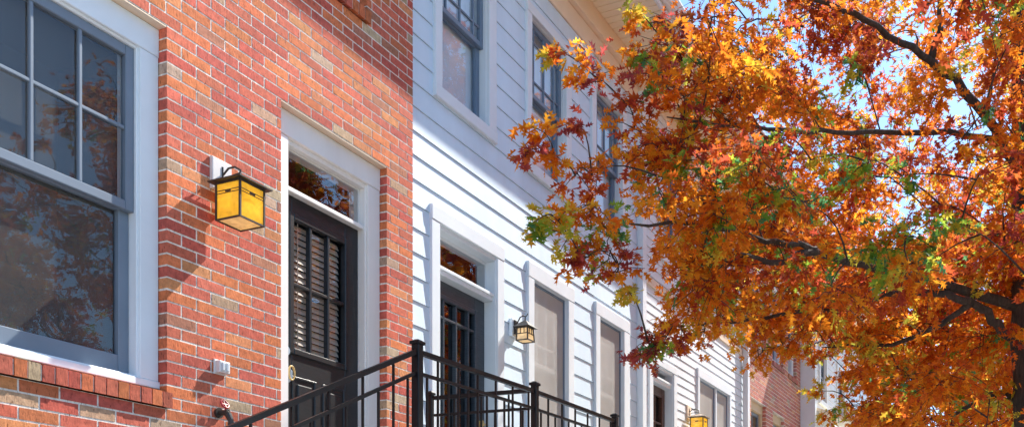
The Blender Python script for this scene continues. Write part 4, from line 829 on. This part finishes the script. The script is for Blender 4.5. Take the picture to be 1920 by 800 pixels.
  (8.72,-4.51,7.29,0.35,5),(10.68,-3.13,3.34,0.37,1),(6.87,-7.05,5.44,0.32,1),(13.12,-4.61,5.39,0.46,5),(8.49,-4.06,5.48,0.33,0),(11.08,-5.12,6.08,0.42,1),
  (8.08,-5,3.25,0.34,0),(9.99,-6.7,6.16,0.32,5),(9.3,-7.46,5.66,0.39,1),(12.41,-4.16,6.58,0.42,0),(9.29,-3.95,4.45,0.33,0),(9.35,-7.7,6.24,0.44,5),
  (10.67,-4.23,4.8,0.31,0),(6,-2.69,4.4,0.37,1),(10.23,-2.57,7.14,0.43,0),(12.12,-4.28,4.82,0.42,0),(11.24,-2.5,3.6,0.34,0),(7.4,-6.54,4.94,0.41,1),
  (11.09,-4.09,7.51,0.45,0),(10.18,-2.44,8.66,0.36,5),(12.36,-2.56,7.79,0.28,0),(12.79,-4.19,5.18,0.45,0),(12.34,-4.18,5.59,0.41,0),(8.62,-1.62,6.61,0.32,1),
  (12.6,-2.98,5.44,0.43,5),(8.37,-8.09,5.78,0.34,0),(12.19,-4.51,8.49,0.28,0),(7.58,-6.79,5.14,0.38,0),(7.83,-5.91,3.52,0.31,0),(12.79,-3.06,6.7,0.4,5),
  (9.09,-7.05,7.69,0.43,1),(12.78,-2.15,4.95,0.38,0),(12.18,-3.44,6.18,0.43,1),(7.3,-7.13,4.22,0.45,0),(6.34,-6.03,5.35,0.37,1),(7.35,-5.41,5.84,0.31,0),
  (11.44,-4.83,8.05,0.36,0),(10.35,-5.81,4.03,0.29,0),(9.43,-6.29,3.56,0.31,0),(11.81,-2.91,5.15,0.29,5),(10.07,-1.97,4.69,0.32,0),(11.32,-3.87,3.57,0.33,0),
  (9.91,-3.14,3.77,0.39,0),(10.78,-3.03,4.43,0.37,0),(10.69,-4.02,4.14,0.34,1),(10.22,-2.25,4.63,0.26,0),(9.71,-2.25,4.47,0.4,1),(8.99,-3.92,2.9,0.34,0),
  (10.31,-2.95,3.41,0.35,1),(11.11,-3.96,3.92,0.28,0),(10.44,-3.94,4.15,0.34,0),(12.72,-4.2,3.66,0.42,0),(10.1,-4.18,4.07,0.36,0),(10.55,-3.83,4.05,0.28,5),
  (11.56,-3.64,4.77,0.4,0),(9.82,-2.9,4.76,0.37,0),(10,-3.09,3.44,0.28,1),(12.43,-3.37,4.19,0.32,0),(9.9,-3.03,3.28,0.3,0),(9.69,-3.92,3.37,0.39,3),
  (11.19,-2.53,3.65,0.36,0),(12.39,-3.78,3.63,0.38,1),(12.64,-3.75,3.48,0.4,0),(9.77,-4.13,4.44,0.4,0),(9.31,-4.21,3.93,0.28,5),(11.56,-3.78,4.33,0.27,5),
  (10.33,-2.53,4.6,0.34,0),(12.02,-3.5,4.98,0.31,0),(11.96,-4,3.77,0.39,0),(11.79,-2.45,4.32,0.29,1),(11.4,-2.88,3.35,0.41,0),(9.43,-3.12,4.21,0.31,0),
  (11.68,-3.27,4.13,0.38,3),(10.76,-3.11,3.86,0.34,0),(10.45,-2.58,4.38,0.33,0),(11.12,-3.44,3.19,0.42,0),(10.53,-3.34,3.86,0.33,0),(12.37,-4.22,5.22,0.34,0),
  (11.33,-3.18,4.37,0.35,0),(10.76,-1.95,5.13,0.26,0),(9.51,-2.09,4.5,0.36,1),(11.19,-3.86,3.23,0.27,1),(9.2,-2.9,3.58,0.32,0),(10.27,-3.54,3.14,0.34,1),
  (9.96,-3.77,4.09,0.36,0),(10.83,-3.02,3.86,0.42,0),(9.66,-3.99,4.48,0.3,5),(11.97,-3.43,5.01,0.4,5),(9.53,-2.83,3.29,0.41,0),(11.74,-2.6,4.75,0.38,0),
  (10.99,-3.11,4.53,0.27,1),(10.94,-4.18,4.1,0.35,0),(11.01,-4.11,4.58,0.37,1),(7.01,-1.9,3.84,0.4,5),(7.38,-2.38,4.37,0.28,0),(8.81,-1.6,4.85,0.39,3),
  (8.36,-2.26,4.76,0.38,1),(8.06,-1.43,4.19,0.36,0),(9.08,-2.25,4.8,0.3,0),(7.94,-1.6,4.42,0.28,5),(7.95,-1.92,4.02,0.34,5),(7.77,-2.31,4.63,0.27,5),
  (7.35,-2.68,4.04,0.37,1),(7.56,-1.82,4.24,0.41,0),(7.51,-1.67,4.4,0.39,0),(7.15,-1.75,4.15,0.3,5),(7.67,-1.92,4.19,0.33,1),(8.07,-2.16,4.87,0.4,1),
  (8.89,-1.59,5.1,0.35,5),(8.28,-1.63,4.54,0.38,0),(7.14,-1.81,4.14,0.36,5),(8.86,-1.82,4.2,0.37,0)]
LIMBS = [
  [(9.71,-4.24,4.26),(9.46,-3.92,4.33),(9.25,-3.69,4.35),(8.93,-3.45,4.4),(8.68,-3.24,4.38),(8.44,-3.05,4.39),(7.99,-2.77,4.39),(7.69,-2.57,4.4),(7.28,-2.37,4.36),(6.5,-2.07,4.24),(5.86,-1.85,4.05)],
  [(9.71,-4.24,3.86),(9.52,-4.05,4.01),(9.35,-3.92,4.15),(9.24,-3.79,4.23),(9.11,-3.61,4.28),(9.06,-3.24,4.35),(9.05,-2.95,4.33),(8.99,-2.57,4.24),(8.79,-2.1,4.18),(8.46,-1.84,4.06),(7.73,-1.63,3.86)],
  [(9.71,-4.24,5.5),(9.37,-3.97,5.74),(9.11,-3.61,5.77),(8.75,-3.28,5.67),(8.26,-2.9,5.53),(7.81,-2.59,5.39),(7.13,-2.28,5.2),(6.42,-1.9,5.01)],
  [(9.71,-4.24,5.5),(9.46,-3.92,6),(9.24,-3.65,6.3),(8.94,-3.47,6.37),(8.73,-3.24,6.46),(8.4,-2.97,6.56),(8.19,-2.73,6.61),(7.85,-2.44,6.63),(7.34,-2,6.36)],
  [(8.94,-3.47,6.37),(8.86,-3.54,6.56),(8.76,-3.56,6.79),(8.67,-3.61,7.28)],
  [(9.71,-4.24,3.33),(9.74,-4.07,3.48),(9.86,-3.85,3.46),(10.08,-3.58,3.36),(10.3,-3.08,3.35),(10.3,-2.58,3.5)],
  [(9.24,-3.79,4.23),(9.39,-3.49,4.08),(9.58,-3.17,4.01),(9.72,-2.74,4.03),(9.85,-2.28,4.11)],
  [(7.84,-2.67,4.4),(7.39,-2.38,4.19),(6.91,-2.27,4.15)],
  [(9.71,-4.24,4.89),(10.43,-4.42,5.49),(11.36,-4.55,6.28),(12.4,-4.71,7.12)],
  [(9.71,-4.24,4.34),(9.2,-4.59,4.34),(8.58,-5.16,4.25),(8.05,-5.96,4.12)],
  [(9.71,-4.24,4.64),(10.18,-4.85,5.07),(10.71,-5.58,5.56),(11.21,-6.25,6.13)]]
# ------------------------------------------------------------------ trees
PALETTE={0:[(.86,.225,.010),(.80,.18,.010),(.90,.28,.012),(.66,.125,.012)],
         1:[(.60,.095,.016),(.50,.070,.018),(.70,.14,.014),(.44,.05,.022)],
         2:[(.16,.36,.04),(.26,.44,.03),(.08,.30,.10),(.55,.46,.03)],
         3:[(.78,.60,.04),(.66,.56,.05),(.80,.44,.03),(.45,.48,.04)],
         4:[(.42,.055,.05),(.50,.07,.04),(.32,.05,.06),(.60,.14,.03)],
         5:[(.90,.31,.012),(.90,.26,.012),(.90,.40,.02),(.84,.19,.012)]}
def leaf_template(lobes):
    """lobed, folded leaf; returns (verts, tris). x runs along the midrib"""
    half=[(.20,.26),(.27,.07),(.50,.46),(.56,.085),(.86,.33),(.80,.07)] if lobes else [(.3,.34),(.72,.30)]
    vs=[(0,0,0),(1.06,0,0)]; tr=[]
    for sgn in (1,-1):
        n=len(vs); vs+=[(x,sgn*y,0) for x,y in half]
        if lobes: q=[(0,n,n+1),(0,n+1,n+3),(n+1,n+2,n+3),(0,n+3,n+5),(n+3,n+4,n+5),(0,n+5,1)]
        else: q=[(0,n,n+1),(0,n+1,1)]
        tr+= [t if sgn>0 else t[::-1] for t in q]
    return np.array(vs,dtype=np.float32),np.array(tr,dtype=np.int32)
def leaf_mesh(name,P,A,NRM,S,C,lobes,parent):
    T,tri=leaf_template(lobes); n=len(P); A=A/np.linalg.norm(A,axis=1,keepdims=True)
    B=np.cross(NRM,A); B/= (np.linalg.norm(B,axis=1,keepdims=True)+1e-9); Nn=np.cross(A,B)
    u=T[None,:,0]; v=T[None,:,1]; fold=RNG.uniform(.05,.55,(n,1)); curl=RNG.uniform(-.05,.45,(n,1)); wid=RNG.uniform(.8,1.15,(n,1))
    zz=np.abs(v)*fold-curl*u*u*.5
    V=P[:,None,:]+S[:,None,None]*(u[...,None]*A[:,None,:]+(v*wid)[...,None]*B[:,None,:]+zz[...,None]*Nn[:,None,:])
    k=T.shape[0]; F=(tri[None]+ (np.arange(n)*k)[:,None,None]).reshape(-1,3)
    me=bpy.data.meshes.new(name); me.vertices.add(n*k); me.vertices.foreach_set('co',V.astype(np.float32).ravel())
    me.loops.add(F.size); me.loops.foreach_set('vertex_index',F.astype(np.int32).ravel())
    me.polygons.add(len(F)); me.polygons.foreach_set('loop_start',np.arange(0,F.size,3,dtype=np.int32))
    try: me.polygons.foreach_set('loop_total',np.full(len(F),3,dtype=np.int32))
    except Exception: pass
    at=me.color_attributes.new('Col','FLOAT_COLOR','POINT'); cc=np.ones((n,k,4),dtype=np.float32); cc[:,:,:3]=C[:,None,:]
    at.data.foreach_set('color',cc.ravel()); me.materials.append(M['leaf']); me.update(calc_edges=True); me.validate()
    o=bpy.data.objects.new(name,me); COL.objects.link(o); link_to(o,parent); return o
def spray(c,start,r,kind,per,size,acc,twigs,rd):
    """a leafy spray: twigs fan out from the end of its branch, leaves sit along them"""
    c=Vector(c); d=(c-Vector(start)); d=d.normalized() if d.length>.01 else Vector((1,0,0))
    nt_=max(3,int(round(per/15)))
    for _ in range(nt_):
        dv=Vector((rd.gauss(0,1),rd.gauss(0,1),rd.gauss(0,.55)))+d*.7; dv.normalize()
        L=r*rd.uniform(.55,1.25); o=c-d*r*.35+Vector((rd.gauss(0,.1),rd.gauss(0,.1),rd.gauss(0,.08)))*r
        p1=o+dv*L*.5+Vector((0,0,.03*L)); p2=o+dv*L+Vector((0,0,-.10*L)); twigs.append((o,p1,p2))
        kk=kind if rd.random()<.76 else rd.choice([0,0,1,5,3,2])
        for _ in range(15):
            s=1-rd.random()**1.5*.85
            q=(o.lerp(p1,s*2) if s<.5 else p1.lerp(p2,s*2-1))
            q=q+Vector((rd.gauss(0,.05),rd.gauss(0,.05),rd.gauss(0,.04)))*max(.6,r*2.2)
            a=dv*.6+Vector((rd.gauss(0,.8),rd.gauss(0,.8),rd.gauss(-.45,.5)))
            nn=Vector((rd.gauss(0,.6),rd.gauss(0,.6),1)) if rd.random()<.7 else Vector((rd.gauss(0,1),rd.gauss(0,1),rd.gauss(0,.6)))
            col=rd.choice(PALETTE[kk]); v=rd.uniform(.75,1.2); sz=size*rd.choice([.55,.7,.8,.9,1,1,1.1,1.2])
            acc.append((*q,*a,*nn,sz,*(min(.9,x*v) for x in col)))
def grow(limbs,clumps,trunk_xy):
    """joins every clump to the nearest older wood with a gently sagging branch"""
    pts=[]; br=[]
    for l in limbs:
        for p,q in zip(l,l[1:]):
            p=Vector(p);q=Vector(q); n=max(1,int((q-p).length/.15))
            for i in range(n): pts.append(p.lerp(q,i/n))
    root=Vector((trunk_xy[0],trunk_xy[1],0)); starts={}
    def hd(p): return math.hypot(p[0]-root.x,p[1]-root.y)
    for ci in sorted(range(len(clumps)),key=lambda i:hd(clumps[i])):
        c=Vector(clumps[ci][:3]); h=hd(c); best=None;bd=1e9
        for p in pts:
            d=(p-c).length+ max(0,hd(p)-h+.15)*2.5 + max(0,p.z-c.z)*.5
            if d<bd: bd=d;best=p
        st=best; L=(c-st).length; side=Vector((random.gauss(0,1),random.gauss(0,1),random.gauss(.3,.5)))*L*.09
        path=[]
        for i in range(6):
            s=i/5; path.append(st.lerp(c,s)+side*math.sin(math.pi*s)+Vector((0,0,.10*L*math.sin(math.pi*s))))
        r0=.0045+.0065*min(2.0,L); br.append((path,r0)); starts[ci]=path[-2]
        n=max(2,int(L/.2))
        for i in range(1,n+1): pts.append(st.lerp(c,i/n)+side*math.sin(math.pi*i/n)+Vector((0,0,.10*L*math.sin(math.pi*i/n))))
    return br,starts
def make_tree(name,base,label,cat,group,limbs,clumps,trunk_path,trunk_r,per,size,seed,lobes=True,limb_r=(.039,.007)):
    rd=random.Random(seed); random.seed(seed)
    t=empty(name,base,label,cat,group)
    m=MB()
    pr=[]
    for i in range(len(trunk_path)-1):
        p=Vector(trunk_path[i]);q=Vector(trunk_path[i+1]); n=5
        for k in range(n): pr.append((p.lerp(q,k/n)+Vector((rd.gauss(0,.008),rd.gauss(0,.008),0)),(trunk_r[i]+(trunk_r[i+1]-trunk_r[i])*k/n)*rd.uniform(.96,1.05)))
    pr.append((Vector(trunk_path[-1]),trunk_r[-1]))
    m.tube([p for p,_ in pr],[r for _,r in pr],16); m.build('trunk',M['bark'],t,smooth=True)
    m=MB()
    for li,l in enumerate(limbs):
        n=len(l); big=limb_r[0]*(1.15,1.05,.68,1.0)[li] if li<4 else limb_r[0]*.62
        P=[];Rr=[]
        for i in range(n-1):
            p=Vector(l[i]);q=Vector(l[i+1])
            for k in range(3):
                s=(i+k/3)/(n-1); P.append(p.lerp(q,k/3)+Vector((rd.gauss(0,.010),rd.gauss(0,.010),rd.gauss(0,.012)))*(1 if i+k else 0)); Rr.append((big*(1-s)**.8+limb_r[1])*rd.uniform(.93,1.08))
        P.append(Vector(l[-1])); Rr.append(limb_r[1]*.6)
        Rr[0]*=1.3
        m.tube(P,Rr,10)
    br,starts=grow(limbs,clumps,base)
    for path,r0 in br: m.tube(path,[r0*(1-.75*i/5) for i in range(6)],6,cap=False)
    m.build('limbs',M['bark'],t,smooth=True)
    acc=[];tw=[]
    for i,c in enumerate(clumps):
        r=c[3]; n=per*min(1.3,(r/.42)**1.7); n=max(12,n)
        spray(c[:3],starts[i],r,c[4],n,size,acc,tw,rd)
    m=MB()
    for o,p1,p2 in tw: m.tube([o,p1,p2],[.004,.003,.0015],4,cap=False)
    m.build('twigs',M['bark'],t)
    A=np.array(acc,dtype=np.float64)
    leaf_mesh('crown',A[:,0:3],A[:,3:6],A[:,6:9],A[:,9],A[:,10:13],lobes,t)
    return t,len(acc)
t1,n1=make_tree('oak_tree',(9.75,-4.28,0),'large orange and rust autumn oak with dark limbs filling the right side','tree','street trees in front of the row',LIMBS,CLUMPS,
  [(9.80,-4.30,-.13),(9.76,-4.29,.6),(9.75,-4.28,3.0),(9.72,-4.25,4.6),(9.74,-4.22,6.2),(9.70,-4.15,7.6),(9.73,-4.2,8.6)],[.21,.165,.145,.13,.10,.045,.012],190,.080,3)
rd=random.Random(9); CL2=[]
while len(CL2)<95:
    a,b_,c=[rd.uniform(-1,1) for _ in range(3)]; q=a*a+b_*b_+c*c
    if .12<q<1: CL2.append((19.5+3.4*a,-4.35+3.0*b_,6.2+3.2*c,rd.uniform(.5,.75),rd.choices([3,0,5,2,1],[34,26,22,12,6])[0]))
L2=[[(19.5,-4.35,z0),(19.5+1.2*math.cos(a),-4.35+1.2*math.sin(a),z0+.7),(19.5+2.4*math.cos(a),-4.35+2.2*math.sin(a),z0+1.2)] for a,z0 in ((.3,3.4),(1.6,3.9),(2.9,3.6),(4.2,4.2),(5.3,3.8),(2.2,5.2),(3.6,5.6),(.9,6.0))]
t2,n2=make_tree('oak_tree',(19.5,-4.35,0),'farther yellow green street tree glimpsed beneath the big orange oak','tree','street trees in front of the row',L2,CL2,
  [(19.5,-4.35,-.13),(19.5,-4.35,.5),(19.52,-4.35,3.0),(19.5,-4.33,5.5),(19.5,-4.35,8.0)],[.20,.16,.14,.09,.02],170,.13,4,lobes=False)
print('leaves',n1,n2)
